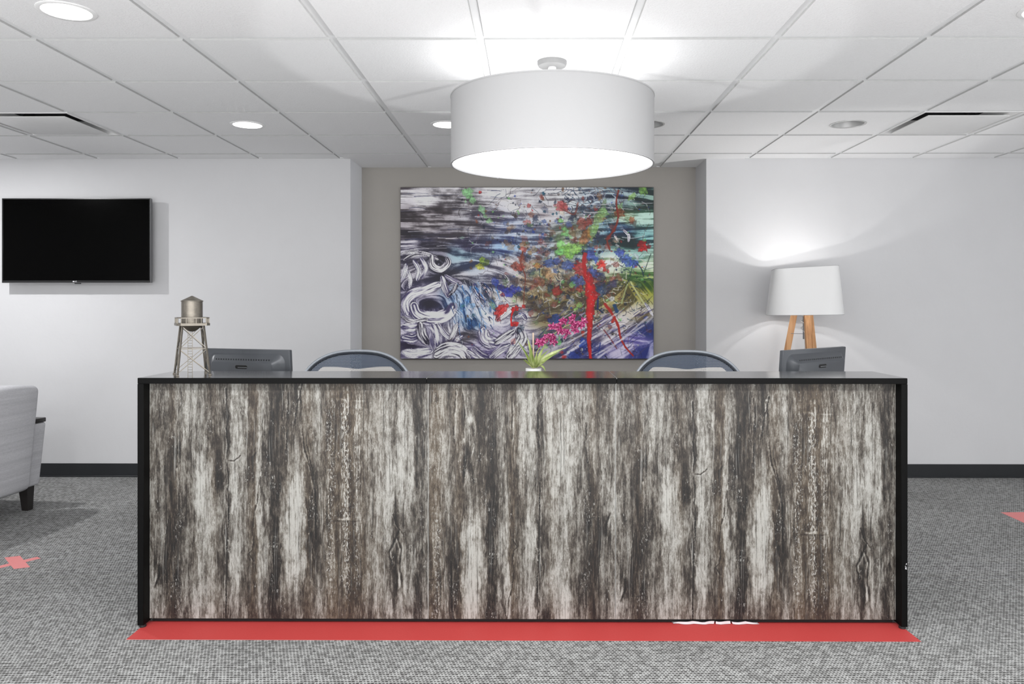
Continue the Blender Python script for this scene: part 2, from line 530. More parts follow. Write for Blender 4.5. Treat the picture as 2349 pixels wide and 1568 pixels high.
# ================================================================== ROOM SHELL
WY = 5.822; AY = 6.205; AXL, AXR = -1.376, 1.306
XL, XR, YF = -5.2, 5.2, -3.2
o = MB().span(XL - 0.1, XR + 0.1, YF, AY + 0.1, -0.06, 0.0).build('floor', M_CARPET, smooth=0); struct(o)
wl_ = struct(MB().span(XL - 0.1, AXL, WY, AY + 0.2, 0.0, 2.62).build('wall_back_left', M_WALL, smooth=0))
wl_.data.materials.append(M_REVEAL_LIT)
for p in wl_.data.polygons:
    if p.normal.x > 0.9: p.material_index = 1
struct(MB().span(AXR, XR + 0.1, WY, AY + 0.2, 0.0, 2.62).build('wall_back_right', M_WALL, smooth=0))
struct(MB().span(AXL, AXR, AY, AY + 0.2, 0.0, 2.62).build('wall_alcove', M_TAUPE, smooth=0))
struct(MB().span(XL - 0.1, XL, YF, WY, 0.0, 2.62).build('wall_left', M_WALL, smooth=0))
struct(MB().span(XR, XR + 0.1, YF, WY, 0.0, 2.62).build('wall_right', M_WALL, smooth=0))
def baseb(name, x0, x1, y):
    mb = MB().span(x0, x1, y - 0.008, y, 0.0, 0.101, 0.002, 1)
    mb.span(x0, x1, y - 0.016, y - 0.006, 0.0, 0.012, 0.002, 1)
    struct(mb.build(name, M_BASE))
baseb('baseboard_back_left', XL, AXL, WY)
baseb('baseboard_back_right', AXR, XR, WY)
baseb('baseboard_alcove', AXL, AXR, AY)

# ceiling: tegular tiles hanging in a recessed T grid
T = 0.6096; GX, GY = -2.0466, 3.1823
VENTS = [(-2, 2), (7, 2)]
OPENC = [(4, 2), (6, 2)]
ct = MB(); cg = MB(); edge_faces = []
i0, i1 = int((XL - GX) / T) - 1, int((XR - GX) / T) + 1
j0, j1 = int((YF - GY) / T) - 1, 4
def clipx(v): return min(max(v, XL), XR)
for i in range(i0, i1 + 1):
    for j in range(j0, j1 + 1):
        x0, x1 = clipx(GX + i*T), clipx(GX + (i+1)*T)
        y0, y1 = max(GY + j*T, YF), min(GY + (j+1)*T, AY)
        if j == 4: y1 = AY if (x0 > AXL - T and x1 < AXR + T) else WY
        if j == 4 and y1 == AY:
            x0, x1 = max(x0, AXL - 0.4), min(x1, AXR + 0.4)
        if x1 - x0 < 0.06 or y1 - y0 < 0.06: continue
        if (i, j) in VENTS: continue
        g = 0.0150; bv = 0.003; zt = CEIL + 0.009; zf = CEIL - 0.001
        a = [(x0+g, y0+g), (x1-g, y0+g), (x1-g, y1-g), (x0+g, y1-g)]
        b = [(x0+g+bv, y0+g+bv), (x1-g-bv, y0+g+bv), (x1-g-bv, y1-g-bv), (x0+g+bv, y1-g-bv)]
        vs = [(p[0], p[1], zt) for p in a] + [(p[0], p[1], zf + 0.004) for p in a] + [(p[0], p[1], zf) for p in b]
        fs = []
        for k in range(4):
            l = (k + 1) % 4
            edge_faces.append(len(ct.f) + len(fs)); fs += [(k, l, 4+l, 4+k), (4+k, 4+l, 8+l, 8+k)]
        if (i, j) in OPENC:
            cx, cy = (x0+x1)/2, (y0+y1)/2
            N = 32
            o8 = len(vs); ring = []; sq = []
            for k in range(N):
                an = 2*PI*(k+0.5)/N + PI
                c_, s_ = math.cos(an), math.sin(an)
                h = (b[1][0]-b[0][0])/2; q = h / max(abs(c_), abs(s_))
                vs.append((cx + q*c_, cy + q*s_, zf)); sq.append(o8 + 2*k)
                vs.append((cx + 0.093*c_, cy + 0.093*s_, zf)); ring.append(o8 + 2*k + 1)
            for k in range(N):
                l = (k+1) % N
                fs.append((sq[k], sq[l], ring[l], ring[k]))
            # corners: fill triangles between square corner and samples either side
            for ci in range(4):
                px, py, _ = vs[8+ci]
                ds = sorted(range(N), key=lambda k: (vs[sq[k]][0]-px)**2 + (vs[sq[k]][1]-py)**2)[:2]
                fs.append((8+ci, sq[ds[0]], sq[ds[1]]))
        else:
            fs.append((8, 9, 10, 11))
        ct.add(vs, fs)
GZ = CEIL + 0.006
def gridbar(mb, x0, x1, y0, y1, dz=0.0): mb.span(x0, x1, y0, y1, GZ + dz, GZ + 0.03)
for i in range(i0, i1 + 2):
    x = GX + i*T
    if XL < x < XR:
        gridbar(cg, x - 0.017, x + 0.017, YF, AY if AXL < x < AXR else WY)
for j in range(j0, j1 + 1):
    y = GY + j*T
    if YF < y < WY: gridbar(cg, XL, XR, y - 0.017, y + 0.017, 0.0006)
ceil_o = struct(ct.build('ceiling', M_TILE, smooth=0, fix=False))
ceil_o.data.materials.append(M_TEDGE)
for k in edge_faces: ceil_o.data.polygons[k].material_index = 1; ceil_o.data.polygons[k+1].material_index = 1
cgo = cg.build('ceiling_grid', M_GRID, ceil_o, smooth=0)
up = MB().span(XL, XR, YF, AY, CEIL + 0.24, CEIL + 0.26).build('plenum_slab', M_DUCT, ceil_o, smooth=0)
wt = MB()
wt.span(XL, AXL, WY - 0.022, WY, CEIL + 0.002, CEIL + 0.006).span(AXR, XR, WY - 0.022, WY, CEIL + 0.002, CEIL + 0.006)
wt.span(AXL, AXR, AY - 0.022, AY, CEIL + 0.002, CEIL + 0.006)
wt.span(AXL, AXL + 0.022, WY, AY, CEIL + 0.002, CEIL + 0.006).span(AXR - 0.022, AXR, WY, AY, CEIL + 0.002, CEIL + 0.006)
struct(wt.build('trim_1', M_GRID, smooth=0))

# ================================================================== DOWNLIGHTS
def tile_c(i, j): return (GX + (i + 0.5)*T, GY + (j + 0.5)*T)
def downlight(i, j, label):
    x, y = tile_c(i, j)
    t = thing('recessed_downlight', label, 'ceiling light', (x, y, CEIL - 0.001), 0, 'lit round downlights')
    r = MB().lathe([(0.083, 0.0), (0.085, -0.004), (0.098, -0.004), (0.102, -0.002), (0.102, 0.0)], n=48).build('trim_ring', M_TRIMW, t)
    MB().lathe([(0.0, -0.0035), (0.06, -0.0035), (0.084, -0.0025)], n=48).build('lens', M_LED, t)
    return t
downlight(0, -1, 'large lit round downlight nearest the camera on the upper left')
downlight(0, 2, 'lit round downlight above the left wall, between wall television and pendant')
downlight(2, 2, 'lit round downlight half hidden behind the left side of the drum pendant')
downlight(6, -1, 'lit round downlight cut off by the upper right edge of the photo')
def canlight(i, j, label):
    x, y = tile_c(i, j)
    t = thing('recessed_can_light', label, 'ceiling light', (x, y, CEIL - 0.001), 0, 'unlit can lights')
    MB().lathe([(0.092, 0.004), (0.092, -0.001), (0.096, -0.004), (0.106, -0.003), (0.107, 0.0)], n=48).build('trim_ring', M_CAN, t)
    MB().lathe([(0.091, 0.0), (0.084, 0.03), (0.07, 0.09), (0.06, 0.13)], n=48).build('reflector', M_CAN, t)
    MB().lathe([(0.06, 0.13), (0.045, 0.126), (0.03, 0.122), (0.0, 0.12)], n=32).build('bulb', M_STEEL, t)
canlight(4, 2, 'unlit grey can light half hidden behind the right side of the drum pendant')
canlight(6, 2, 'unlit silver can light beside the right ceiling vent')

# ================================================================== VENTS
def vent(i, j, label):
    x, y = tile_c(i, j)
    t = thing('ceiling_vent', label, 'vent', (x, y, CEIL), 0, 'square plaque ceiling vents')
    h = T/2 - 0.013
    fr = MB()
    for sx, sy in ((1,0), (-1,0), (0,1), (0,-1)):
        if sx: fr.span(min(sx*h, sx*(h-0.014)), max(sx*h, sx*(h-0.014)), -h, h, -0.001, 0.006, 0.001, 1)
        else: fr.span(-h + 0.0141, h - 0.0141, min(sy*h, sy*(h-0.014)), max(sy*h, sy*(h-0.014)), -0.001, 0.006, 0.001, 1)
    fr.build('frame', M_PLATE, t)
    hs = MB(); a = h - 0.012; b = a - 0.05
    vs = [(-a,-a,0.004), (a,-a,0.004), (a,a,0.004), (-a,a,0.004), (-b,-b,0.075), (b,-b,0.075), (b,b,0.075), (-b,b,0.075)]
    hs.add(vs, [(k, (k+1) % 4, 4 + (k+1) % 4, 4+k) for k in range(4)]).build('housing', M_PLATE, t, smooth=0)
    MB().add([(-b,-b,0.075), (b,-b,0.075), (b,b,0.075), (-b,b,0.075), (-b,-b,0.17), (b,-b,0.17), (b,b,0.17), (-b,b,0.17)], [(0,1,5,4), (1,2,6,5), (2,3,7,6), (3,0,4,7), (4,5,6,7)]).build('duct', M_DUCT, t, smooth=0)
    for k in range(3):
        u = -0.17 + k*0.13
        MB().bar((u, -b + 0.004, 0.075), (u + 0.045, -b + 0.004, 0.13), 0.014, 0.003).build('damper_blade', M_STEEL, t, smooth=0)
        for sx in (-1, 1): MB().bar((sx*(b - 0.004), u, 0.075), (sx*(b - 0.004), u + 0.045, 0.13), 0.003, 0.014).build('damper_blade', M_STEEL, t, smooth=0)
    MB().box((0, 0.012, -0.004), (0.472, 0.466, 0.006), 0.0025, 2).build('face_plate', M_PLATE, t)
vent(-2, 2, 'square ceiling vent with plain face plate above the wall television')
vent(7, 2, 'square ceiling vent with plain face plate on the right of the ceiling')

# ================================================================== DRUM PENDANT
PX, PY = 0.087, 3.487
t = thing('drum_pendant', 'large white fabric drum pendant light hanging over the reception desk', 'pendant light', (PX, PY, CEIL - 0.001))
MB().lathe([(0.0, -0.026), (0.05, -0.026), (0.062, -0.022), (0.066, -0.012), (0.066, 0.0)], n=40).build('canopy', M_CANOPY, t)
MB().lathe([(0.019, -0.026), (0.019, -0.034), (0.009, -0.04), (0.008, -0.218), (0.0, -0.218)], n=16).build('stem', M_TRIMW, t)
DR, DZ0, DZ1 = 0.455, -0.468, -0.170
tilt = Matrix.Translation((0, 0, -0.32)) @ Matrix.Rotation(R(0.9), 4, 'X') @ Matrix.Translation((0, 0, 0.32))
sh = MB().lathe([(DR, DZ0), (DR, DZ1), (DR - 0.004, DZ1), (DR - 0.004, DZ0), (DR, DZ0)], n=128, mat=tilt).build('drum_shade', M_SHADE, t)
for nm, z in (('top_rim', DZ1), ('bottom_rim', DZ0)):
    MB().lathe([(DR + 0.0016, z - 0.003), (DR + 0.0016, z + 0.003), (DR - 0.006, z + 0.003), (DR - 0.006, z - 0.003), (DR + 0.0016, z - 0.003)], n=128, mat=tilt).build(nm, M_RIM, sh)
MB().lathe([(0.0, DZ0 + 0.004), (0.25, DZ0 + 0.004), (DR - 0.006, DZ0 + 0.004), (DR - 0.006, DZ0 + 0.009), (0.0, DZ0 + 0.009)], n=96, mat=tilt).build('bottom_diffuser', M_GLOW, t)
sp = MB()
for k in range(3):
    a = 2*PI*k/3 + 0.4
    sp.tube([(0.008*math.cos(a), 0.008*math.sin(a), -0.214), (DR*math.cos(a)*0.985, DR*math.sin(a)*0.985, -0.205)], 0.0025, 6)
sp.build('spider_arms', M_TRIMW, t)
for a in (-1.75, -1.25, 0.35, 2.2, 3.3):
    ca, sa = math.cos(a), math.sin(a)
    MB().bar((ca*(DR-0.03), sa*(DR-0.03), DZ0), (ca*(DR-0.008), sa*(DR-0.008), DZ0), 0.002).build('diffuser_clip', M_RIM, t, 0)

# ================================================================== RECEPTION DESK
DX0, DX1, DYF, DYB, DZ = -1.5892, 1.4990, 3.095, 3.412, 1.0068
SX0, SX1 = -0.426, 0.336       # section seams on the front panel
desk = thing('reception_desk', 'long reception desk with weathered wood front and black frame', 'desk', ((DX0+DX1)/2, DYF, 0))
OX, OY = (DX0+DX1)/2, DYF
TT = 0.0235
# the worktop is three boards, mitred joints run inwards to the back
def topboard(xf0, xf1, xb0, xb1, nm):
    b = bmesh.new()
    e = 0.0008
    vs = [b.verts.new((x - OX, y - OY, z)) for z in (DZ - TT, DZ) for x, y in ((xf0+e, DYF), (xf1-e, DYF), (xb1-e, DYB), (xb0+e, DYB))]
    for f in ((0,3,2,1), (4,5,6,7), (0,1,5,4), (1,2,6,5), (2,3,7,6), (3,0,4,7)): b.faces.new([vs[k] for k in f])
    bmesh.ops.bevel(b, geom=list(b.edges), offset=0.0014, segments=2, affect='EDGES')
    o = MB().bm(b).build(nm, M_BLACK, desk)
    o.data.materials.append(M_TOP)
    for p in o.data.polygons:
        if p.normal.z > 0.3: p.material_index = 1
    return o
topboard(DX0, SX0, DX0, SX0 + 0.0, 'countertop')
topboard(SX0, SX1, SX0, SX1, 'countertop')
topboard(SX1, DX1, SX1, DX1, 'countertop')
for x in (SX0, SX1):
    MB().span(x - 0.0013 - OX, x + 0.0013 - OX, 0.0016, DYB - OY - 0.001, DZ - 0.004, DZ + 0.0002).build('seam_strip', M_EDGE, desk, smooth=0)
SP = 0.0255
for x0, x1 in ((DX0, DX0 + SP), (DX1 - SP, DX1)):
    s = MB().span(x0 - OX, x1 - OX, 0.001, DYB - OY - 0.002, 0.012, DZ - TT - 0.0005, 0.0012, 1).build('side_panel', M_BLACK, desk)
    xm = (x0 + x1)/2 - OX
    for yy in (0.02, 0.28):
        MB().lathe([(0.0, 0.0), (0.013, 0.0), (0.014, 0.005), (0.011, 0.012), (0.0, 0.012)], (xm, yy, 0), 16).build('levelling_foot', M_PLASTIC, s)
mk = MB()
for k in range(9):
    mk.box((DX1 - 0.006 - OX + random.uniform(-0.004, 0.004), 0.0006, 0.255 + random.uniform(-0.012, 0.012)), (0.0016, 0.0006, 0.004), 0)
mk.build('scuff_mark', M_LOGO, desk, smooth=0)
YP = 3.143    # front face of the wood panel

# ---- weathered wood pattern (one print, reused: shifted on the right board, turned round on the middle one)
WX = np.array([45,60,110,150,185,225,260,310,370,430,490,525,570,630,690,735,770,830,900,960,1000,1050,1090,1140,1190,1260,1310,1360,1420,1480,1540,1590,1620,1670,1730,1790.])
KY = [-60,100,300,450,600,750,900,1050,1200,1350,1500,1700,1900,2150]
WT = {
45:[.5,.5,.48,.48,.46,.46,.46,.45,.4,.6,.62,.5,.5,.5],
60:[.5,.5,.48,.46,.45,.45,.46,.45,.4,.62,.62,.55,.5,.5],
110:[.45,.42,.42,.42,.42,.45,.45,.45,.3,.5,.5,.6,.4,.3],
150:[.42,.4,.42,.38,.38,.4,.35,.35,.25,.4,.45,.5,.35,.3],
185:[.4,.4,.3,.22,.22,.2,.2,.22,.2,.28,.3,.5,.55,.6],
225:[.4,.5,.45,.2,.5,.35,.18,.2,.22,.3,.3,.55,.55,.55],
260:[.65,.72,.62,.5,.45,.4,.35,.3,.45,.45,.5,.6,.5,.55],
310:[.58,.6,.5,.4,.5,.52,.5,.4,.5,.5,.58,.62,.6,.6],
370:[.45,.5,.58,.5,.72,.7,.62,.66,.62,.66,.62,.7,.68,.62],
430:[.48,.5,.42,.34,.64,.52,.64,.68,.62,.62,.6,.72,.66,.6],
490:[.35,.4,.4,.28,.12,.4,.5,.5,.45,.45,.45,.62,.62,.6],
525:[.3,.35,.3,.35,.3,.35,.3,.3,.3,.35,.35,.35,.35,.4],
570:[.62,.66,.7,.62,.66,.66,.5,.62,.6,.58,.56,.68,.66,.6],
630:[.55,.58,.62,.6,.58,.58,.55,.55,.52,.48,.5,.62,.55,.5],
690:[.36,.33,.36,.32,.2,.42,.38,.42,.3,.33,.34,.5,.5,.3],
735:[.45,.5,.6,.55,.66,.66,.72,.66,.64,.5,.45,.4,.45,.35],
770:[.4,.4,.46,.22,.35,.5,.5,.52,.56,.4,.36,.45,.45,.42],
830:[.26,.25,.25,.22,.2,.15,.18,.24,.2,.12,.18,.2,.2,.3],
900:[.32,.38,.34,.28,.45,.6,.7,.66,.64,.5,.36,.28,.28,.3],
960:[.25,.28,.3,.45,.62,.78,.8,.74,.74,.5,.4,.34,.4,.45],
1000:[.5,.55,.42,.48,.55,.62,.66,.62,.62,.48,.4,.4,.42,.55],
1050:[.55,.55,.56,.4,.35,.22,.22,.2,.26,.35,.36,.4,.55,.5],
1090:[.52,.56,.52,.48,.36,.28,.26,.26,.4,.5,.5,.45,.5,.45],
1140:[.46,.48,.52,.48,.5,.54,.5,.54,.56,.54,.48,.62,.58,.6],
1190:[.32,.4,.34,.36,.36,.36,.36,.4,.48,.5,.46,.6,.55,.5],
1260:[.35,.42,.4,.4,.36,.36,.38,.4,.42,.42,.4,.5,.48,.45],
1310:[.36,.4,.36,.36,.36,.34,.34,.36,.34,.25,.26,.4,.4,.4],
1360:[.5,.52,.5,.46,.44,.46,.44,.44,.4,.36,.34,.4,.4,.4],
1420:[.42,.52,.58,.56,.52,.54,.5,.5,.58,.56,.32,.4,.4,.4],
1480:[.5,.54,.58,.62,.55,.56,.56,.6,.6,.56,.5,.5,.5,.5],
1540:[.5,.52,.58,.64,.72,.74,.62,.55,.4,.5,.58,.5,.5,.5],
1590:[.4,.42,.5,.6,.64,.5,.26,.28,.16,.28,.5,.5,.5,.5],
1620:[.5,.6,.74,.76,.74,.7,.42,.44,.48,.6,.6,.5,.5,.5],
1670:[.42,.46,.54,.6,.6,.58,.52,.48,.56,.62,.62,.5,.5,.5],
1730:[.3,.3,.28,.3,.3,.45,.36,.3,.26,.32,.36,.4,.4,.4],
1790:[.42,.44,.46,.46,.45,.55,.48,.45,.44,.42,.42,.4,.4,.4]}
WB = [(185,.6,30),(700,.7,34),(1040,.7,40),(900,.3,60),(1200,.95,75),(1290,1.0,75),(1370,.6,60),(830,.1,50),(450,.35,40),(1480,.3,50)]
WF = [(1180,.6,50),(1275,.7,40),(1345,.55,35),(735,.35,30),(225,.35,25),(960,.3,60),(1060,.25,30)]
CRK = [  # (polyline, half width, darkness, light edge)
 ([(168,870),(152,950),(141,1060),(146,1150),(150,1300)], 3.0, .5, .5),
 ([(530,60),(528,300),(534,600),(541,800),(543,945),(521,962),(530,1100),(528,1300),(520,1520)], 4.0, .45, .55),
 ([(1000,30),(968,200),(950,300)], 4, .5, .4), ([(985,60),(1000,260),(1012,420),(1050,560),(1082,700)], 5, .5, .5),
 ([(1030,420),(1060,560),(1078,640)], 4, .5, .3),
 ([(697,940),(703,860),(718,780),(735,620),(748,740)], 4, .5, .5),
 ([(712,470),(690,500),(684,590)], 5, .4, .2),
 ([(1572,860),(1585,915),(1610,950),(1640,990)], 4, .5, .6),
 ([(1565,1180),(1545,1100),(1580,1030),(1610,960)], 7, .4, .5), ([(1600,1010),(1625,1080),(1610,1180),(1630,1320)], 8, .4, .4),
 ([(700,1000),(690,1090),(672,1110),(700,1160)], 4, .4, .4),
 ([(540,520),(575,522),(600,505),(615,488)], 5, .45, .2),
 ([(210,440),(215,560)], 9, .5, .5), ([(235,400),(232,540)], 5, .5, .6),
 ([(1048,985),(1030,1060),(1022,1260)], 3, .2, .45), ([(1048,985),(1072,1060),(1062,1280)], 3, .2, .45),
 ([(1086,700),(1088,1020)], 4, .5, .35), ([(1012,640),(1035,900),(1048,985)], 3, .3, .4),
 ([(735,30),(740,430)], 4, .1, .3), ([(906,40),(912,180),(904,300),(906,440)], 4, .2, .5),
 ([(100,1190),(108,1250),(80,1330)], 8, .35, .3), ([(170,1300),(195,1300)], 4, .4, .3),
 ([(525,1680),(540,1850),(535,2100)], 4, .45, .2), ([(700,1800),(700,2140)], 5, .4, .3),
 ([(1000,1560),(1015,1800),(1000,1950),(1020,2140)], 5, .3, .5), ([(1060,1700),(1075,1850),(1060,2100)], 5, .35, .4),
 ([(960,1500),(975,1620),(950,1760)], 4, .1, .5), ([(1010,1500),(985,1700),(975,1900)], 4, .1, .45),
 ([(220,1650),(235,1780),(225,1900)], 6, .4, .4)]
WLIT = [(1266,50,880,3,.5),(1289,50,900,4,.55),(1345,40,1000,3,.4),(1362,60,700,3,.45),(1252,430,900,3,.4),(1376,500,1000,3,.3),(1240,900,1300,3,.3),(1330,300,700,3,.35),
        (905,640,1300,4,.3),(940,640,1250,4,.3),(975,640,1280,4,.3),(925,1000,1330,3,.3),(955,1000,1300,3,.3)]
def wood_tone(X, Y):
    Yw = Y + 60 * (fbm(X / 60, Y / 160, 3, 5) - 0.5)
    Yw = Yw + 190 * (fbm(X / 9, Y / 420, 3, 15, .7) - 0.5)
    Xw = X + 34 * (fbm(X / 90 + 3, Y / 130, 3, 9) - 0.5) + 26 * (fbm(X / 18, Y / 60, 3, 19, .6) - 0.5)
    tab = np.array([WT[int(x)] for x in WX])
    xi = np.clip(np.searchsorted(WX, Xw) - 1, 0, len(WX) - 2)
    fx = np.clip((Xw - WX[xi]) / (WX[xi+1] - WX[xi]), 0, 1)
    ky = np.array(KY, float)
    yi = np.clip(np.searchsorted(ky, Yw) - 1, 0, len(ky) - 2)
    fy = np.clip((Yw - ky[yi]) / (ky[yi+1] - ky[yi]), 0, 1)
    fx = sstep(.25, .75, fx)
    tone = (tab[xi, yi]*(1-fx) + tab[xi+1, yi]*fx)*(1-fy) + (tab[xi, yi+1]*(1-fx) + tab[xi+1, yi+1]*fx)*fy
    tone = 0.5 + (tone - 0.48) * 1.02
    br = np.zeros_like(X); fl = np.zeros_like(X)
    for x, a, w in WB: br = np.maximum(br, a * np.exp(-((Xw - x) / w)**2))
    for x, a, w in WF: fl = np.maximum(fl, a * np.exp(-((Xw - x) / w)**2))
    fl *= sstep(40, 160, Y) * (1 - 0.5 * sstep(1250, 1500, Y))
    wob = 14 * (fbm(X / 40, Y / 70, 3, 33) - 0.5) + 9 * (fbm(X / 12, Y / 16, 3, 34, .65) - 0.5)
    brk = sstep(.3, .55, fbm(X / 30, Y / 60, 3, 35))
    for pts, hw, dk, lt in CRK:
        x0 = min(p[0] for p in pts) - 40; x1 = max(p[0] for p in pts) + 40
        y0 = min(p[1] for p in pts) - 40; y1 = max(p[1] for p in pts) + 40
        m = (X > x0) & (X < x1) & (Y > y0) & (Y < y1)
        if not m.any(): continue
        xs = X[m] + wob[m]; ys = Y[m]
        best = np.full(xs.shape, 1e9); sd = np.zeros(xs.shape)
        for p, q in zip(pts[:-1], pts[1:]):
            d, tt, s = seg_dist(xs, ys, p, q)
            k = d < best
            best = np.where(k, d, best); sd = np.where(k, s, sd)
        tm = tone[m]
        hw = hw * 0.72
        dark = np.exp(-(best / hw)**2)
        sgn = np.where(sd > 0, -1, 1)
        lite = np.exp(-((best - 2.2*hw) / (1.4*hw))**2) * (sgn > 0)
        tm = tm - dark * dk * (.3 + .9*brk[m]) + lite * lt * 0.5 * brk[m]
        tone[m] = tm
    for x, y0, y1, w, a in WLIT:
        d = np.abs(X + wob*0.5 - x)
        on = sstep(y0 - 20, y0 + 20, Y) * (1 - sstep(y1 - 20, y1 + 20, Y)) * sstep(.3, .55, fbm(X/30, Y/34, 2, 71))
        tone = tone + a * np.exp(-(d / w)**2) * on
    for y, x0, x1, w, a in ((892,1225,1305,7,.4),(905,1170,1360,3,-.2),(131,1215,1275,9,.25),(140,1310,1400,4,.18)):
        tone = tone + a * np.exp(-((Y + wob*0.6 - y) / w)**2) * sstep(x0-8, x0+8, X) * (1 - sstep(x1-8, x1+8, X))
    r = np.sqrt((X - 490)**2 + ((Y - 655)*0.75)**2) + 14*(fbm(X/10, Y/10, 3, 44) - .5)
    tone = tone - .42*np.exp(-(r/32)**2) + .3*np.exp(-((r - 20)/5)**2)*sstep(.45, .6, fbm(X/12, Y/12, 2, 8))
    r = np.sqrt((X - 1675)**2 + (Y - 1470)**2); tone = tone - .3*np.exp(-(r/28)**2)
    # cathedral arch in the lower print
    rr = (X - 985) / (1 + (Y - 1480)/900)
    arch = np.sin((np.sqrt((rr/22)**2 + 0.2) * 3.0 + (Y - 1480)/70))
    m = np.exp(-((X - 985)/48)**2) * sstep(1480, 1540, Y) * (1 - sstep(1780, 1900, Y))
    tone = tone + 0.28 * arch * m
    tone = tone + 0.45*np.exp(-((X - 968)/26)**2 - ((Y - 1925)/32)**2)
    return np.clip(tone, 0, 1.1), np.clip(br, 0, 1), np.clip(fl, 0, 1)

def wood_panel(x0, x1, z0, z1, mapfn):
    step = 0.0027
    nu = int((x1 - x0)/step); nv = int((z1 - z0)/step)
    u = np.linspace(0, 1, nu + 1); v = np.linspace(0, 1, nv + 1)
    U, V = np.meshgrid(u, v)
    xs = x0 + U*(x1 - x0); zs = z0 + V*(z1 - z0)
    # sheet face, with the edges folded back 18 mm
    co = np.stack([(xs - OX).ravel(), np.full(xs.size, YP - OY), zs.ravel()], 1)
    a = np.arange((nu+1)*(nv+1)).reshape(nv+1, nu+1)
    quads = np.stack([a[:-1,:-1], a[:-1,1:], a[1:,1:], a[1:,:-1]], -1).reshape(-1, 4)
    rim = list(a[0,:]) + list(a[1:,-1]) + list(a[-1,-2::-1]) + list(a[-2:0:-1,0])
    nb = len(co)
    back = co[rim].copy(); back[:,1] += 0.018
    co = np.concatenate([co, back])
    L = len(rim)
    side = [(rim[k], nb + k, nb + (k+1) % L, rim[(k+1) % L]) for k in range(L)]
    me = bpy.data.meshes.new('front_panel')
    me.from_pydata(co.tolist(), [], quads.tolist() + side)
    X, Y = mapfn(U, V)
    tone, br, fl = wood_tone(X, Y)
    ed = sstep(0.0, 0.0035, U*(x1-x0)) * sstep(0.0, 0.0035, (1-U)*(x1-x0))
    tone = tone*ed + (1-ed)*0.75
    c = np.ones((len(co), 4), np.float32)
    c[:nb,0] = tone.ravel(); c[:nb,1] = (br*ed).ravel(); c[:nb,2] = (fl*ed).ravel(); c[nb:,:3] = .3
    at = me.attributes.new('tone', 'FLOAT_COLOR', 'POINT'); at.data.foreach_set('color', c.ravel())
    pc = np.zeros((len(co), 3), np.float32)
    pc[:nb,0] = X.ravel()/275.15; pc[:nb,1] = Y.ravel()/275.15
    pc[nb:] = pc[rim]
    at = me.attributes.new('pcoord', 'FLOAT_VECTOR', 'POINT'); at.data.foreach_set('vector', pc.ravel())
    me.materials.append(M_WOOD); me.update()
    o = bpy.data.objects.new('front_panel', me); COL.objects.link(o); o.parent = desk
    return o
PZ0, PZ1 = 0.0225, DZ - TT - 0.001
ix0, ix1 = DX0 + SP + 0.001, DX1 - SP - 0.001
wood_panel(ix0, SX0 - 0.0012, PZ0, PZ1, lambda U, V: (45 + U*1745, 1525 - V*1500))
wood_panel(SX0 + 0.0012, SX1 - 0.0012, PZ0, PZ1, lambda U, V: (1233 - U*1188, 654 + V*1500))
wood_panel(SX1 + 0.0012, ix1, PZ0, PZ1, lambda U, V: (45 + U*1745, 1525 - 83 - V*1500))
for x in (SX0, SX1):
    MB().span(x - 0.0009 - OX, x + 0.0009 - OX, YP - OY - 0.0006, YP - OY + 0.01, PZ0, PZ1).build('edge_strip', M_EDGE, desk, smooth=0)
# staff side: carcass back, lower work surface and its supports
MB().span(ix0 - OX, ix1 - OX, 0.075, 0.093, 0.001, DZ - TT - 0.002).build('inner_panel', M_DARKIN, desk, smooth=0)
MB().span(DX0 + 0.03 - OX, DX1 - 0.03 - OX, 0.10, 0.92, 0.717, 0.742, 0.002, 1).build('work_surface', M_WORK, desk)
for x in (DX0 + 0.035, -0.05, DX1 - 0.06):
    MB().span(x - OX, x + 0.025 - OX, 0.10, 0.86, 0.0, 0.716, 0.001, 1).build('support_panel', M_BLACK, desk)

# ================================================================== FLOOR TAPE
def flat(name, poly, mat, label, cat='floor tape', z=0.0008, group=None):
    n = len(poly)
    vs = [(p[0], p[1], 0.0) for p in poly] + [(p[0], p[1], z) for p in poly]
    fs = [tuple(range(n-1, -1, -1)), tuple(range(n, 2*n))] + [(k, (k+1) % n, n + (k+1) % n, n + k) for k in range(n)]
    cx = sum(p[0] for p in poly)/n; cy = sum(p[1] for p in poly)/n
    mb = MB().add([(v[0]-cx, v[1]-cy, v[2]) for v in vs], fs)
    return tag(mb.build(name, mat, smooth=0, loc=(cx, cy, 0.0)), label, cat, group)
flat('floor_tape_strip', [(-1.58, 2.994), (1.50, 2.990), (1.49, 3.17), (-1.58, 3.17)], M_TAPE, 'long red tape strip on the carpet along the foot of the desk')
flat('floor_tape_strip', [(2.926, 4.40), (3.10, 4.39), (3.10, 4.855), (2.928, 4.848)], M_TAPE2, 'red tape patch on the carpet at the right edge of the photo')
xt = thing('floor_tape_cross', 'red tape cross stuck on the carpet in front of the armchair', 'floor tape', (-2.60, 3.885, 0))
def strip(p, q, w, z, cutx=False):
    p = Vector((p[0], p[1], 0)); q = Vector((q[0], q[1], 0))
    d = (q - p).normalized(); n = Vector((-d.y, d.x, 0)) * w/2
    if cutx: n = Vector((w*0.62, 0.014, 0))
    ps = [p - n, q - n, q + n, p + n]
    vs = [(v.x, v.y, z) for v in ps] + [(v.x, v.y, z + 0.0006) for v in ps]
    return MB().add(vs, [(3,2,1,0), (4,5,6,7), (0,1,5,4), (1,2,6,5), (2,3,7,6), (3,0,4,7)])
strip((-0.115, -0.165), (0.06, 0.075), 0.042, 0.0).build('tape_piece', M_TAPE2, xt, smooth=0)
strip((-0.085, 0.086), (0.078, -0.084), 0.05, 0.0007, True).build('tape_piece', M_TAPE2, xt, smooth=0)

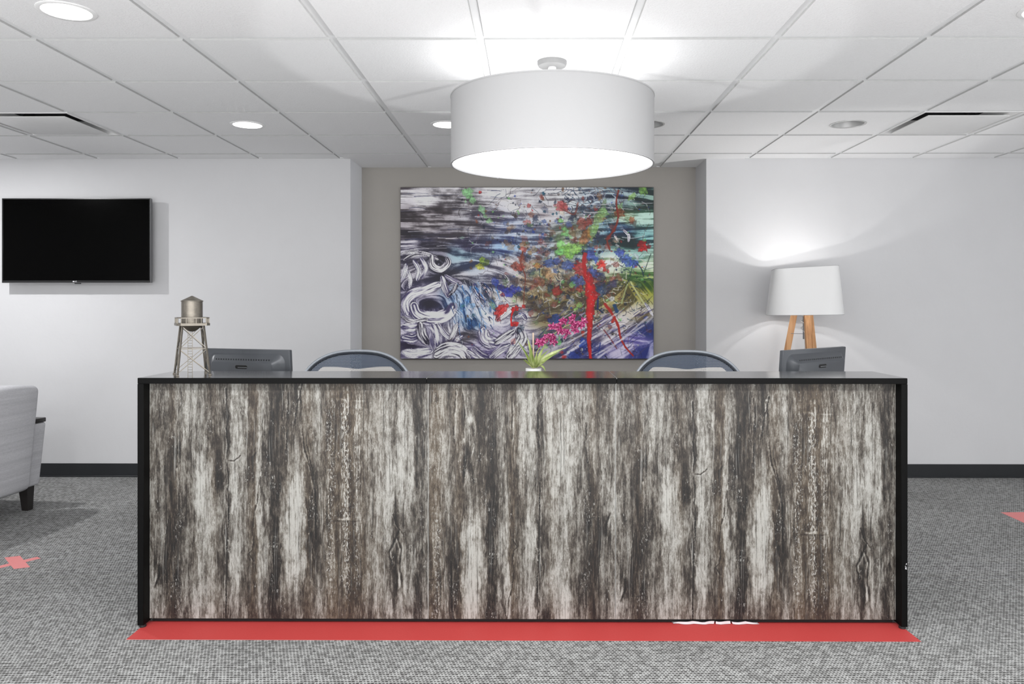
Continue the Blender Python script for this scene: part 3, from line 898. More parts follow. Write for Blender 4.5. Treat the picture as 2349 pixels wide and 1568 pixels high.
# crumpled sheet poking out under the panel
def crumple(u, v):
    x = -0.175 + 0.35*u
    e = min(u, 1-u); amp = min(1, e*7)
    z = 0.002 + amp*(0.012*(1 - v)**0.6 * (0.75 + 0.25*math.sin(u*23) * math.cos(u*9))) * (1 if v > 0 else 0.2)
    return (x + 0.004*math.sin(u*40 + v*5), -0.004*amp*(1-v) + v*0.018 + 0.003*math.sin(u*31), z if v > 0 else 0.0015)
cs = MB()
for (a, b) in ((0.0, 0.475), (0.49, 0.66), (0.685, 1.0)):
    cs.grid(lambda u, v, a=a, b=b: crumple(a + (b-a)*u, v), 24, 6)
tag(cs.build('crumpled_sheet', M_PAPER, loc=(0.745, 3.149, 0.001)), 'crumpled white sheet peeking out under the desk front on red tape', 'paper')

# ================================================================== WALL TELEVISION
TX0, TX1, TZ0, TZ1, TYF = -3.9494, -2.8436, 1.462, 2.0885, 5.73
tcx, tcz = (TX0+TX1)/2, (TZ0+TZ1)/2; tw, th = TX1-TX0, TZ1-TZ0
tv = thing('wall_television', 'black flat screen television mounted on the left wall', 'television', (tcx, TYF, tcz))
MB().span(-tw/2, tw/2, 0.004, 0.032, -th/2, th/2, 0.003, 2).build('casing', M_BEZEL, tv)
MB().span(-tw/2 + 0.05, tw/2 - 0.05, 0.03, 0.06, -th/2 + 0.0, th/2 - 0.14, 0.008, 2).build('rear_cover', M_PLASTIC, tv)
bz = MB(); bw = 0.008; bb = 0.017
bz.span(-tw/2, tw/2, -0.002, 0.006, th/2 - bw, th/2, 0.0012, 1)
bz.span(-tw/2, -tw/2 + bw, -0.002, 0.006, -th/2 + bb, th/2 - bw, 0.0012, 1)
bz.span(tw/2 - bw, tw/2, -0.002, 0.006, -th/2 + bb, th/2 - bw, 0.0012, 1)
bz.span(-tw/2, tw/2, -0.002, 0.006, -th/2, -th/2 + bb, 0.0012, 1)
bzo = bz.build('bezel', M_BEZEL, tv)
ed = MB().span(-tw/2 - 0.001, tw/2 + 0.001, -0.0015, 0.004, -th/2 - 0.002, -th/2 + 0.001).span(tw/2 - 0.001, tw/2 + 0.0015, -0.0015, 0.02, -th/2, th/2)
ed.span(-tw/2 - 0.0015, -tw/2 + 0.001, -0.0015, 0.02, -th/2, th/2).span(-tw/2, tw/2, -0.0015, 0.004, th/2 - 0.001, th/2 + 0.0015)
ed.build('edge_trim', M_BEZELG, tv, smooth=0)
MB().span(-tw/2 + bw, tw/2 - bw, 0.001, 0.004, -th/2 + bb, th/2 - bw).build('screen', M_SCREEN, tv, smooth=0)
def text_mesh(body, size, name, mat, parent, loc, rot, depth=0.0004):
    cu = bpy.data.curves.new(name, 'FONT'); cu.body = body; cu.size = size; cu.extrude = depth
    cu.align_x = 'CENTER'; cu.align_y = 'CENTER'
    to = bpy.data.objects.new(name, cu); COL.objects.link(to)
    bpy.context.view_layer.update()
    me = bpy.data.meshes.new_from_object(to.evaluated_get(bpy.context.evaluated_depsgraph_get()))
    bpy.data.objects.remove(to)
    o = bpy.data.objects.new(name, me); COL.objects.link(o); me.materials.clear(); me.materials.append(mat)
    o.parent = parent; o.location = loc; o.rotation_euler = rot
    return o
text_mesh('LG', 0.0145, 'logo_lettering', M_LOGO, tv, (-0.003, -0.0026, -th/2 + 0.009), (PI/2, 0, 0))
MB().lathe([(0.0, 0.0), (0.0052, 0.0), (0.0052, 0.001), (0.0, 0.001)], n=20, mat=Matrix.Translation((-0.0195, -0.0022, -th/2 + 0.009)) @ Matrix.Rotation(PI/2, 4, 'X')).build('logo_disc', M_LOGO, tv)
MB().span(-0.016, 0.03, 0.002, 0.014, -th/2 - 0.009, -th/2 - 0.0015, 0.002, 1).build('sensor', M_BEZEL, tv)
MB().span(-0.2, 0.2, 0.06, WY - TYF - 0.0005, -0.12, 0.12, 0.002, 1).build('wall_bracket', M_PLASTIC, tv)

# ================================================================== PAINTING
def make_paint():
    W, H = 760, 514
    xs = np.linspace(75, 2232, W); ys = np.linspace(72, 1533, H)
    X, Y = np.meshgrid(xs, ys)
    w1 = fbm(X/260, Y/200, 4, 1) - .5; w2 = fbm(X/240 + 7, Y/190, 4, 2) - .5
    Xd = X + 150*w1; Yd = Y + 90*w2
    CP = [(100,110,.72,0,(236,233,238),(92,86,92)),(450,120,.45,2,(236,233,238),(80,76,80)),(300,205,.85,1,(238,236,240),(100,95,100)),
     (330,290,.16,3,(190,184,190),(66,60,64)),(160,300,.2,0,(190,184,190),(66,60,64)),(300,360,.5,0,(215,210,214),(76,70,74)),(200,420,.3,1,(215,210,214),(80,74,78)),(600,430,.3,2,(210,208,214),(74,68,74)),(450,500,.25,0,(200,196,206),(70,64,72)),
     (900,100,.88,-3,(236,234,238),(120,116,120)),(1100,230,.85,6,(234,233,237),(130,126,134)),(700,200,.5,4,(232,230,234),(90,86,92)),(800,330,.3,2,(205,205,215),(84,80,94)),(1050,420,.5,0,(206,214,230),(84,90,122)),(650,560,.25,0,(200,205,225),(58,54,80)),
     (1000,560,.5,3,(180,206,232),(62,74,116)),(1450,120,.65,0,(230,230,232),(104,100,106)),(1700,180,.5,-8,(205,215,222),(70,78,100)),(1950,170,.4,5,(190,208,214),(46,56,72)),(2120,210,.3,8,(160,190,180),(44,60,60)),
     (1300,300,.7,0,(220,218,222),(140,128,132)),(2000,350,.62,-4,(206,226,206),(88,104,66)),(2150,340,.65,-4,(206,232,222),(74,110,92)),(1950,430,.25,-2,(130,170,200),(38,52,82)),(2130,480,.4,-3,(160,205,205),(34,62,74)),(2000,560,.2,-3,(120,160,150),(30,56,58)),
     (1500,500,.45,-20,(206,214,200),(104,112,96)),(1750,560,.4,0,(180,205,215),(60,80,92)),(1250,560,.5,0,(196,210,226),(86,92,116)),(1900,730,.92,2,(236,240,234),(150,168,130)),(2150,740,.85,1,(232,240,226),(140,170,120)),(2050,690,.5,0,(190,225,220),(60,100,92)),(2150,830,.55,3,(190,205,140),(60,100,52)),
     (2170,930,.3,55,(160,168,70),(54,88,34)),(2060,960,.5,52,(186,180,104),(96,94,46)),(1950,980,.42,-42,(180,166,112),(98,88,58)),(1880,1080,.5,-36,(188,180,130),(110,100,64)),(1500,1020,.42,-18,(178,166,120),(104,94,66)),(1300,1000,.4,20,(184,168,130),(104,90,68)),(1300,1180,.3,-12,(156,146,112),(82,74,60)),(1480,1130,.3,-12,(156,146,112),(84,76,62)),
     (1220,840,.5,25,(214,200,180),(124,100,86)),(1000,760,.75,18,(230,226,230),(106,100,112)),(900,820,.55,12,(220,220,228),(84,82,100)),(700,720,.4,6,(205,215,225),(56,66,92)),(620,640,.3,4,(180,205,215),(46,60,84)),(600,820,.45,8,(214,212,218),(60,58,72)),
     (560,960,.4,60,(190,205,225),(40,60,100)),(620,1060,.6,75,(206,222,240),(34,78,128)),(760,1060,.5,60,(214,214,224),(66,70,90)),(800,1120,.65,80,(226,230,238),(48,84,126)),(700,1210,.4,70,(170,190,210),(40,76,120)),(640,1330,.4,4,(200,196,204),(66,62,72)),
     (140,560,.85,-8,(234,231,238),(84,80,100)),(130,470,.1,0,(120,112,120),(44,40,50)),(240,560,.2,0,(150,148,165),(48,44,60)),(120,790,.6,-25,(220,216,224),(60,55,72)),(420,640,.15,10,(160,158,172),(40,38,52)),(450,830,.25,-40,(190,188,202),(48,46,62)),(300,960,.6,-30,(232,229,237),(74,68,98)),(130,1080,.5,80,(206,202,216),(58,54,84)),(300,1060,.15,0,(120,116,140),(44,40,60)),
     (350,1150,.8,85,(238,235,241),(90,84,120)),(180,1330,.66,3,(230,226,236),(92,86,132)),(280,1330,.4,75,(200,196,212),(78,70,108)),(390,1330,.8,80,(234,231,238),(96,90,124)),(500,1290,.7,70,(234,231,238),(84,80,98)),(200,1480,.9,0,(239,237,242),(120,114,140)),(470,1480,.93,80,(240,238,243),(110,104,132)),(180,1415,.12,0,(110,104,125),(50,44,66)),(660,1480,.55,-30,(226,222,234),(88,78,126)),
     (900,1180,.92,20,(238,235,241),(140,134,156)),(1050,1150,.85,0,(238,236,240),(120,114,130)),(850,1330,.66,40,(230,226,236),(96,88,132)),(780,1430,.45,38,(210,205,222),(74,64,108)),(900,1490,.3,-42,(196,190,210),(82,70,122)),(1080,1420,.93,60,(240,238,243),(130,124,146)),(1000,1340,.75,-30,(232,228,236),(108,100,136)),
     (1400,1400,.35,-28,(212,208,216),(70,68,92)),(1250,1420,.3,0,(180,176,186),(70,64,84)),(1550,1320,.5,-28,(226,222,228),(96,90,104)),(1800,1330,.6,-32,(230,226,230),(96,88,112)),(1650,1480,.3,-30,(196,196,222),(54,60,118)),(1950,1240,.62,-38,(228,222,224),(120,108,108)),(2080,1160,.6,-40,(222,216,206),(120,108,84)),(1950,1440,.55,-28,(216,210,232),(100,92,152)),(2080,1380,.5,10,(222,218,240),(112,104,168)),(2190,1300,.12,-60,(130,150,200),(48,62,118)),(2160,1480,.3,-70,(190,190,220),(56,66,130))]
    num = np.zeros((H, W, 6)); bias = np.zeros((H, W)); vx = np.zeros((H, W)); vy = np.zeros((H, W)); ws = np.zeros((H, W))
    for x, y, b, a, L, D in CP:
        w = 1.0/(((Xd - x)*0.8)**2 + ((Yd - y)*1.35)**2 + 900)**1.9
        ws += w; bias += w*b
        vx += w*math.cos(2*R(a)); vy += w*math.sin(2*R(a))
        for k in range(3): num[..., k] += w*L[k]; num[..., 3+k] += w*D[k]
    num /= ws[..., None]; bias /= ws
    ang = 0.5*np.arctan2(vy, vx) + (.25 + 1.1*sstep(520, 760, Y)*(1 - sstep(1250, 1700, X)))*(fbm(X/95, Y/80, 3, 21) - .5)
    # swirls on the left
    for cx, cy, rad, st in ((400, 730, 130, 1.0), (330, 1120, 210, .9), (130, 960, 120, .7), (480, 940, 110, .6), (1010, 1190, 110, .6)):
        r = np.sqrt((X-cx)**2 + (Y-cy)**2)
        tang = np.arctan2(Y-cy, X-cx) + (PI/2 if st > .8 else 0.35)
        m = st*np.exp(-(r/rad)**2)
        c2 = (1-m)*np.cos(2*ang) + m*np.cos(2*tang); s2 = (1-m)*np.sin(2*ang) + m*np.sin(2*tang)
        ang = 0.5*np.arctan2(s2, c2)
    rs = np.random.RandomState(3)
    base = 0.5*rs.rand(H, W) + 0.5*vnoise(X/14, Y/14, 4)
    base2 = vnoise(X/34, Y/34, 6)
    dx, dy = np.cos(ang), np.sin(ang)
    gx0, gy0 = np.meshgrid(np.arange(W, dtype=float), np.arange(H, dtype=float))
    acc = base.copy(); acc2 = base2.copy(); cnt = 1
    for sgn in (1, -1):
        px, py = gx0.copy(), gy0.copy()
        ox, oy = dx, dy
        for k in range(30):
            ii = np.clip(np.rint(py).astype(int), 0, H-1); jj = np.clip(np.rint(px).astype(int), 0, W-1)
            ux, uy = dx[ii, jj], dy[ii, jj]
            fl = np.where(ux*ox + uy*oy < 0, -1.0, 1.0)
            ox, oy = ux*fl, uy*fl
            px += sgn*ox*1.6; py += sgn*oy*1.6
            ii = np.clip(np.rint(py).astype(int), 0, H-1); jj = np.clip(np.rint(px).astype(int), 0, W-1)
            acc += base[ii, jj]; acc2 += base2[ii, jj]; cnt += 1
    l1 = acc/cnt; l2 = acc2/cnt
    l1 = (l1 - l1.mean())/l1.std(); l2 = (l2 - l2.mean())/l2.std()
    v = np.clip(bias + 0.22*l1 + 0.22*l2 + 0.30*(fbm(X/70, Y/50, 4, 12) - .5), 0, 1)
    v = sstep(0.08, 0.92, v)
    C = num[..., 3:]*(1 - v[..., None]) + num[..., :3]*v[..., None]
    def put(mask, col):
        nonlocal C
        C = C*(1 - mask[..., None]) + np.array(col, float)*mask[..., None]
    def window(x0, y0, x1, y1):
        j0 = max(0, int((x0-75)/2157*(W-1))); j1 = min(W, int((x1-75)/2157*(W-1)) + 2)
        i0 = max(0, int((y0-72)/1461*(H-1))); i1 = min(H, int((y1-72)/1461*(H-1)) + 2)
        return slice(i0, i1), slice(j0, j1)
    def smooth_pts(pts, n=10):
        P = [np.array(p, float) for p in pts]; out = []
        for i in range(len(P)-1):
            a = P[max(i-1, 0)]; b = P[i]; c = P[i+1]; d = P[min(i+2, len(P)-1)]
            for k in range(n):
                t = k/n
                out.append(0.5*((2*b) + (-a+c)*t + (2*a-5*b+4*c-d)*t*t + (-a+3*b-3*c+d)*t**3))
        out.append(P[-1]); return out
    def brush(pts, w, light, dark, seed, tone=.65, outline=0.6):
        P = smooth_pts(pts, 8)
        x0 = min(p[0] for p in P)-w-12; x1 = max(p[0] for p in P)+w+12; y0 = min(p[1] for p in P)-w-12; y1 = max(p[1] for p in P)+w+12
        if x1 < 80 or y1 < 80: return
        sl = window(x0, y0, x1, y1); xx, yy = X[sl], Y[sl]
        if xx.size == 0: return
        best = np.full(xx.shape, 1e9); sd = np.zeros(xx.shape); arc = np.zeros(xx.shape); s = 0.0
        for p, q in zip(P[:-1], P[1:]):
            d, t, side = seg_dist(xx, yy, p, q); ln = math.hypot(q[0]-p[0], q[1]-p[1])
            k = d < best
            best = np.where(k, d, best); sd = np.where(k, np.sign(side), sd); arc = np.where(k, s + t*ln, arc); s += ln
        u = best/w * sd
        wid = w*(0.55 + 0.45*np.sin(np.clip(arc/s, 0, 1)*PI)**0.5) * (0.85 + .3*vnoise(arc/60, u*2, seed))
        wid = wid*(1 + .25*(fbm(arc/16, u*3, 3, seed+70, .7) - .5))
        inside = 1 - sstep(0.80, 1.0, best/wid)
        br = fbm(u*7 + 40, arc/90, 3, seed)
        tt = np.clip(tone + 3.0*(br - .5) + .9*(fbm(u*16 + 9, arc/45, 3, seed+7, .65) - .5) - .55*np.abs(u)**3 + .45*np.sin(arc/s*PI) - .32, 0, 1)
        tt = sstep(.1, .9, tt)
        col = np.array(dark)*(1-tt[..., None]) + np.array(light)*tt[..., None]
        rim = np.exp(-((best/wid - 1.0)/0.09)**2)*outline*sstep(.25, .6, fbm(arc/50, u*2 + 9, 3, seed+50))
        c = C[sl]
        c = c*(1 - inside[..., None]) + col*inside[..., None]
        c = c*(1 - rim[..., None]) + np.array((52, 47, 66))*rim[..., None]
        C[sl] = c
    Wh = (240, 237, 243); Pd = (84, 78, 112); Dk = (60, 55, 74)
    for k, (pts, w, tn) in enumerate([
        ([(110,690),(200,640),(300,645),(390,680)], 26, .75), ([(190,700),(230,780),(215,860)], 26, .7), ([(250,680),(290,760),(260,840)], 24, .7),
        ([(340,660),(350,740),(420,770),(480,720),(470,680)], 34, .8), ([(120,730),(110,800),(90,860)], 26, .7), ([(140,790),(160,860),(150,930)], 18, .8),
        ([(90,640),(160,620),(250,625)], 20, .8), ([(430,840),(450,920),(480,1000)], 30, .6), ([(460,830),(530,870),(590,890)], 26, .65), ([(560,890),(530,950),(490,990)], 18, .55),
        ([(400,900),(280,950),(170,990),(120,1060),(140,1150)], 48, .8), ([(190,1080),(220,1150),(330,1190),(470,1160),(520,1090)], 66, .8),
        ([(90,1180),(180,1220),(300,1200)], 22, .6), ([(95,1260),(180,1265),(230,1250)], 44, .65), ([(95,1350),(170,1365),(220,1350)], 44, .7), ([(240,1240),(260,1330),(300,1400)], 44, .55),
        ([(350,1250),(380,1330),(390,1420)], 34, .8), ([(400,1240),(450,1320),(510,1370)], 26, .7), ([(560,1240),(530,1310),(500,1370)], 28, .8), ([(600,1340),(560,1370),(530,1410)], 24, .6),
        ([(100,1480),(200,1490),(330,1470)], 44, .95), ([(380,1500),(480,1450),(590,1470),(640,1530)], 70, .97), ([(650,1470),(720,1510),(800,1530)], 26, .7),
        ([(780,1290),(800,1370),(900,1400)], 58, .75), ([(890,1400),(960,1350),(1040,1300)], 34, .7), ([(700,1450),(760,1500),(820,1530)], 34, .55), ([(850,1520),(930,1460),(1000,1420)], 34, .5),
        ([(1000,1520),(1060,1440),(1110,1360),(1090,1290)], 52, .95), ([(1060,1180),(1110,1160),(1140,1190)], 30, .7), ([(1120,1225),(1140,1220)], 20, .85), ([(900,1200),(1000,1110),(1060,1090)], 40, .95),
        ([(700,900),(740,980),(800,1030)], 22, .5), ([(770,890),(830,960),(850,1020)], 22, .55), ([(960,820),(990,860),(1000,940)], 16, .55),
        ([(2160,1060),(2200,1120),(2225,1165)], 14, .9), ([(1980,440),(2020,480),(2020,530)], 14, .8), ([(1900,480),(1930,530)], 12, .6), ([(1640,290),(1640,330),(1600,350)], 12, .9)]):
        brush(pts, w, Wh, Pd if k % 3 else Dk, 100+k, tn)
    def line(pts, w, col, a=.9, taper=False):
        P = smooth_pts(pts, 5)
        sl = window(min(p[0] for p in P)-w*2-3, min(p[1] for p in P)-w*2-3, max(p[0] for p in P)+w*2+3, max(p[1] for p in P)+w*2+3)
        xx, yy = X[sl], Y[sl]
        if xx.size == 0: return
        best = np.full(xx.shape, 1e9); n = len(P)-1
        for i, (p, q) in enumerate(zip(P[:-1], P[1:])):
            d, t, _ = seg_dist(xx, yy, p, q)
            ww = w*(1 - .6*(i/n)) if taper else w
            best = np.minimum(best, d/ww)
        best = best/(.55 + .9*fbm(xx/24, yy/24, 3, int(w*10)))
        m = (1 - sstep(.6, 1.15, best))*a
        C[sl] = C[sl]*(1-m[..., None]) + np.array(col, float)*m[..., None]
    def blob(x, y, r, col, seed, ax=1.0, rot=0.0, a=.92, rough=.75):
        sl = window(x-r*2.2*max(1, ax), y-r*2.2*max(1, ax), x+r*2.2*max(1, ax), y+r*2.2*max(1, ax)); xx, yy = X[sl], Y[sl]
        if xx.size == 0: return
        c, s = math.cos(rot), math.sin(rot)
        p = ((xx-x)*c + (yy-y)*s)/ax; q = -(xx-x)*s + (yy-y)*c
        rr = np.sqrt(p*p + q*q)/r; th = np.arctan2(q, p)
        ed = 0.86 + rough*(fbm(np.cos(th)*2.4 + seed, np.sin(th)*2.4 + seed*1.7, 5, seed, .65) - .5)*1.5 + .9*(fbm(xx/20, yy/20, 4, seed+5, .6) - .5)
        m = (1 - sstep(.85, 1.05, rr/ed))*a*(.45 + .75*fbm(xx/30, yy/30, 4, seed+3, .6))
        m = np.clip(m, 0, 1)
        lum = C[sl].mean(-1)/190
        sh = (0.62 + .75*fbm(xx/16, yy/16, 4, seed+9, .65) - .3*np.exp(-((rr/ed - 1)/.14)**2))*(.8 + .25*lum)
        col = np.array(col, float)*.84 + np.array((120, 112, 112))*.16
        C[sl] = C[sl]*(1-m[..., None]) + np.clip(np.array(col, float)*sh[..., None], 0, 255)*m[..., None]
    rr = random.Random(5)
    pal = [((178,52,54), 1), ((56,84,176), 1.3), ((150,220,140), 1), ((126,96,70), 1.6), ((32,44,66), 2.2), ((225,228,230), 1.2), ((150,94,72), 1), ((36,86,110), 1)]
    pc = [p for p, w in pal for _ in range(int(w*10))]
    # web of thin dark strings and splatter, thicker on the right
    for k in range(330):
        x = 1000 + 1200*rr.random()**0.8 if rr.random() < .78 else 560 + rr.random()*600
        y = 90 + rr.random()*1430
        a = rr.uniform(0, PI*2); pts = [(x, y)]
        for j in range(rr.randint(3, 5)):
            a += rr.uniform(-.8, .8); L = rr.uniform(15, 46); x += L*math.cos(a); y += L*math.sin(a); pts.append((x, y))
        line(pts, rr.uniform(1.8, 3.4), rr.choice([(36,40,58), (52,44,42), (40,60,84), (96,62,52), (222,224,226), (60,50,66)]), .6, True)
    for k in range(520):
        g = rr.random()
        x = rr.gauss(1550, 400) if g < .75 else rr.uniform(600, 2200)
        y = rr.gauss(720, 380) if g < .75 else rr.uniform(90, 1520)
        if x < 640 and y > 620: continue
        blob(x, y, rr.choice([5, 6, 8, 10, 14]), rr.choice(pc), k+300, 1 + rr.random()*.7, rr.uniform(0, PI), .85)
    for k in range(70):
        x = rr.uniform(1420, 1950); y = rr.uniform(85, 300); a = rr.uniform(0, PI*2); pts = [(x, y)]
        for j in range(4):
            a += rr.uniform(-1.1, 1.1); x += 24*math.cos(a); y += 24*math.sin(a); pts.append((x, y))
        line(pts, rr.uniform(2.5, 5), rr.choice([(52,72,92), (206,214,222), (40,50,66), (110,90,90), (80,104,130)]), .8, True)
    for k in range(120):
        x = rr.uniform(500, 900); y = rr.uniform(880, 1260); a = R(70) + rr.uniform(-.5, .5); L = rr.uniform(30, 90)
        line([(x, y), (x + L*.5*math.cos(a) + rr.uniform(-8, 8), y + L*.5*math.sin(a)), (x + L*math.cos(a), y + L*math.sin(a))], rr.uniform(2.2, 6), rr.choice([(34,66,116), (44,48,74), (226,230,238), (60,130,196), (40,44,64), (150,180,214)]), .8, True)
    for k in range(420):
        x = rr.gauss(1480, 300); y = rr.gauss(760, 280)
        if x < 820 or x > 2200 or y < 120 or y > 1480: continue
        blob(x, y, rr.uniform(9, 34), rr.choice([(70,60,58), (44,54,84), (196,200,206), (150,120,96), (96,86,66), (76,100,160), (168,92,84), (120,150,110), (214,206,190), (60,76,96), (130,64,60)]), 2000+k, rr.uniform(1, 1.8), rr.uniform(0, PI), rr.uniform(.45, .8), .9)
    for k in range(160):
        x = rr.gauss(1750, 300); y = rr.gauss(1000, 200); a = rr.uniform(0, PI*2); pts = [(x, y)]
        for j in range(3):
            a += rr.uniform(-.9, .9); x += 22*math.cos(a); y += 22*math.sin(a); pts.append((x, y))
        line(pts, rr.uniform(2.5, 6), rr.choice([(36,44,60), (60,50,44), (216,214,200), (46,70,90), (90,84,60)]), .75, True)
    for k in range(90):
        x = rr.uniform(1250, 2200); y = rr.uniform(1150, 1520); a = R(-32) + rr.uniform(-.25, .25); L = rr.uniform(50, 190)
        line([(x, y), (x + L*.5*math.cos(a), y + L*.5*math.sin(a) + rr.uniform(-6, 6)), (x + L*math.cos(a), y + L*math.sin(a))], rr.uniform(2.5, 8), rr.choice([(230,226,236), (84,78,120), (110,104,160), (50,56,104), (196,190,214)]), .65, True)
    for k in range(110):
        x = rr.uniform(80, 2100); y = rr.uniform(85, 620); L = rr.uniform(80, 320)
        line([(x, y), (x + L*.5, y + rr.uniform(-10, 10)), (x + L, y + rr.uniform(-16, 16))], rr.uniform(1.8, 5), rr.choice([(236,233,238), (56,52,62), (236,233,238), (84,84,104), (60,66,96)]), .6, True)
    MINT = (150, 226, 140); RED = (186, 48, 50); BL = (64, 84, 182); BRN = (150, 100, 72); DB = (36, 70, 140)
    for (x, y, r, col, ax, rot, a) in [
        (650,120,52,(150,214,150),1.2,.5,.95),(690,180,30,(160,214,160),1.3,1.0,.9),(770,260,34,(164,216,166),1.3,.9,.9),(800,320,18,(164,216,166),1.6,1.2,.9),(830,355,30,(158,214,150),1.1,0,.95),(630,190,10,(170,215,170),2,1.5,.8),
        (2145,100,44,(160,216,110),1.1,0,.95),(2050,150,26,(170,214,130),1.8,-.5,.9),(1950,230,26,(150,200,130),1.4,-.7,.8),(1440,355,22,(160,222,140),1.4,0,.9),(1800,290,54,(166,216,140),1.0,0,.85),(1760,350,52,(160,190,120),1.2,-.9,.75),(1710,450,52,(170,214,130),1.7,-1.1,.9),
        (1480,450,44,MINT,1.2,1.3,.85),(1450,560,44,(150,222,130),1.3,1.2,.9),(1520,610,70,(160,226,110),1.6,-.2,.95),(1590,580,40,(180,230,130),1.3,-.7,.9),(1430,620,40,(150,224,140),1.2,.4,.9),(770,690,26,(160,196,60),1.2,0,.9),(790,720,34,(110,140,40),1.6,0,.7),(750,750,32,(204,204,70),1.4,0,.9),
        (1540,900,36,MINT,.8,1.2,.85),(1460,880,18,MINT,1.2,0,.8),(1605,1080,30,(166,214,120),1.1,0,.9),(1570,1110,12,(166,214,120),2,-.4,.9),(1430,1400,28,(150,232,150),.9,0,.95),(1430,1360,10,(150,232,150),2.2,1.5,.9),(605,1085,20,(130,210,130),1.0,0,.9),(860,1075,28,(170,210,170),1.6,.9,.7),(1310,1430,26,(180,214,150),.9,0,.85),(690,545,11,(150,214,150),1,0,.9),(600,500,16,(160,200,180),1.5,0,.7),(865,622,12,(150,214,150),1.3,0,.9),
        (1455,235,48,(180,84,84),1.3,.4,.9),(1400,225,16,(170,90,90),1.6,0,.7),(1170,230,22,(170,80,78),1,0,.8),(1190,300,30,(150,100,86),.9,0,.7),(1620,380,50,(176,92,78),1.3,1.2,.85),(1680,370,36,(170,76,66),1.3,-.8,.85),(1560,450,62,(130,108,78),1.2,.6,.7),(1600,480,44,(190,196,190),.8,0,.6),(1650,500,50,(184,120,70),1.7,-1.1,.8),
        (1120,560,34,(166,120,80),1,0,.8),(1125,600,34,(176,76,62),1,0,.9),(1110,690,30,(160,90,70),1.6,1.4,.75),(1080,750,44,(176,84,70),1.5,.2,.85),(1110,760,30,(180,70,58),1,0,.8),(1180,630,22,(176,136,84),1.2,0,.8),(1240,740,32,(196,150,80),1.1,0,.85),(1330,810,52,(184,140,88),1.3,.4,.6),(1260,880,52,(160,92,70),1.1,0,.75),(1940,290,46,(150,80,44),1.2,.2,.85),(2050,350,28,(160,96,60),1,0,.8),(1850,500,28,(150,56,48),1.2,-.8,.85),(1890,440,20,(130,60,50),1.8,-.9,.8),
        (2140,575,56,(196,34,38),1,.3,1),(2195,575,26,(150,30,38),.9,0,.9),(1610,760,62,(190,56,58),1.3,.5,.92),(1650,690,26,(180,60,64),1.6,1.4,.8),(1790,730,46,(214,46,40),1.2,-.4,.95),(1815,770,24,(214,40,40),1,1.3,.95),(1790,770,22,(240,236,236),.8,.8,.95),(1410,960,46,(186,62,54),1.1,.2,.92),(1330,990,16,(160,70,56),2,.4,.7),(1600,940,32,(186,60,64),1.1,0,.8),
        (945,1110,50,(206,44,42),1.1,-1.0,1),(910,1145,32,(210,50,48),1.2,0,.95),(985,1080,20,(206,44,42),1,0,.9),(905,1190,30,(168,60,66),1,0,.9),(945,985,24,(150,44,58),1,0,.85),(1060,1105,28,(212,40,40),1.1,.2,1),(1030,1110,16,(212,40,40),1.4,1.4,1),(1060,1235,28,(212,44,44),1.2,0,1),(1030,1245,14,(212,44,44),1.2,0,1),(1128,1088,20,(206,60,54),1,0,.95),(1630,1310,22,(214,56,44),.9,0,.95),(1630,1335,12,(214,56,44),1,0,.9),
        (880,880,40,BL,1.2,.7,.9),(930,930,34,(52,58,160),1.2,.5,.9),(1010,960,56,(56,66,176),1.5,-.1,.92),(1080,945,30,BL,1,0,.9),(1350,720,44,(80,110,190),1.4,-.2,.8),(1410,700,34,(90,116,196),1.2,.3,.8),(1500,740,52,(84,112,190),1.2,.2,.85),(1510,390,34,(110,124,190),1,0,.7),(1690,650,52,(88,106,190),1.1,.6,.88),(1740,690,30,(80,110,200),1,1,.85),(1720,800,54,(78,98,180),1.3,.4,.85),(1780,830,40,(64,72,120),1.3,0,.75),(1590,870,54,(80,100,180),1.3,.2,.8),(1945,630,46,(70,92,180),1.0,.8,.92),(2000,690,52,(72,102,196),1.3,.5,.9),(2060,720,40,(74,104,200),1.2,0,.9),
        (1800,930,60,(40,60,110),1.4,.2,.7),(1880,900,50,(56,56,110),1.1,0,.7),(1770,960,50,(50,80,130),1.2,1,.7),(1400,1190,46,(46,78,160),1.1,0,.95),(1350,1210,24,(40,64,150),1.2,0,.9),(1640,1410,62,(44,76,170),.8,0,.97),(1625,1380,30,(60,96,200),.8,0,.9),(1555,1510,50,(50,78,168),1.2,.2,.95),(700,1230,44,(36,78,130),.9,0,.9),(660,1270,20,(40,90,150),1.4,1,.8),(650,1040,34,(60,130,200),1.4,.9,.7),(600,1090,26,(60,120,190),1.4,1.2,.7),(690,1080,26,(130,180,226),1.2,0,.7),(1505,1005,24,(40,52,84),1,0,.9),
        (1880,1020,26,(238,240,238),1,0,.97),(1875,1035,14,(238,240,238),1.2,1,.95),(2150,60,20,(180,220,120),2,0,.8),(1450,1480,16,(196,60,70),1.2,0,.9),(1470,1520,20,(190,60,60),1.3,0,.9),(1430,1050,12,MINT,1,0,.9)]:
        blob(x, y, r, col, int(x*7+y), ax, rot, a, .6)
    # strings of the heavier drips
    line([(1860,600),(1840,520),(1900,430),(1930,330),(1915,200),(1935,100)], 9, (134,58,48), .85)
    line([(1590,200),(1560,300),(1500,280),(1440,250)], 7, (130,78,72), .7)
    line([(1120,620),(1100,720),(1140,830),(1130,960),(1125,1080)], 8, (130,74,60), .8, True)
    line([(1650,640),(1640,720),(1650,800)], 18, (178,54,56), .9)
    line([(1820,1070),(1880,1150),(1930,1250),(1950,1350),(1990,1430),(2060,1510)], 15, (170,50,40), .95, True)
    line([(1900,1180),(1880,1220)], 14, (176,54,46), .9)
    line([(1810,1290),(1870,1370),(1920,1450)], 6, (120,60,70), .8)
    line([(1040,1110),(1020,1180),(1022,1250)], 8, (212,40,40), .95)
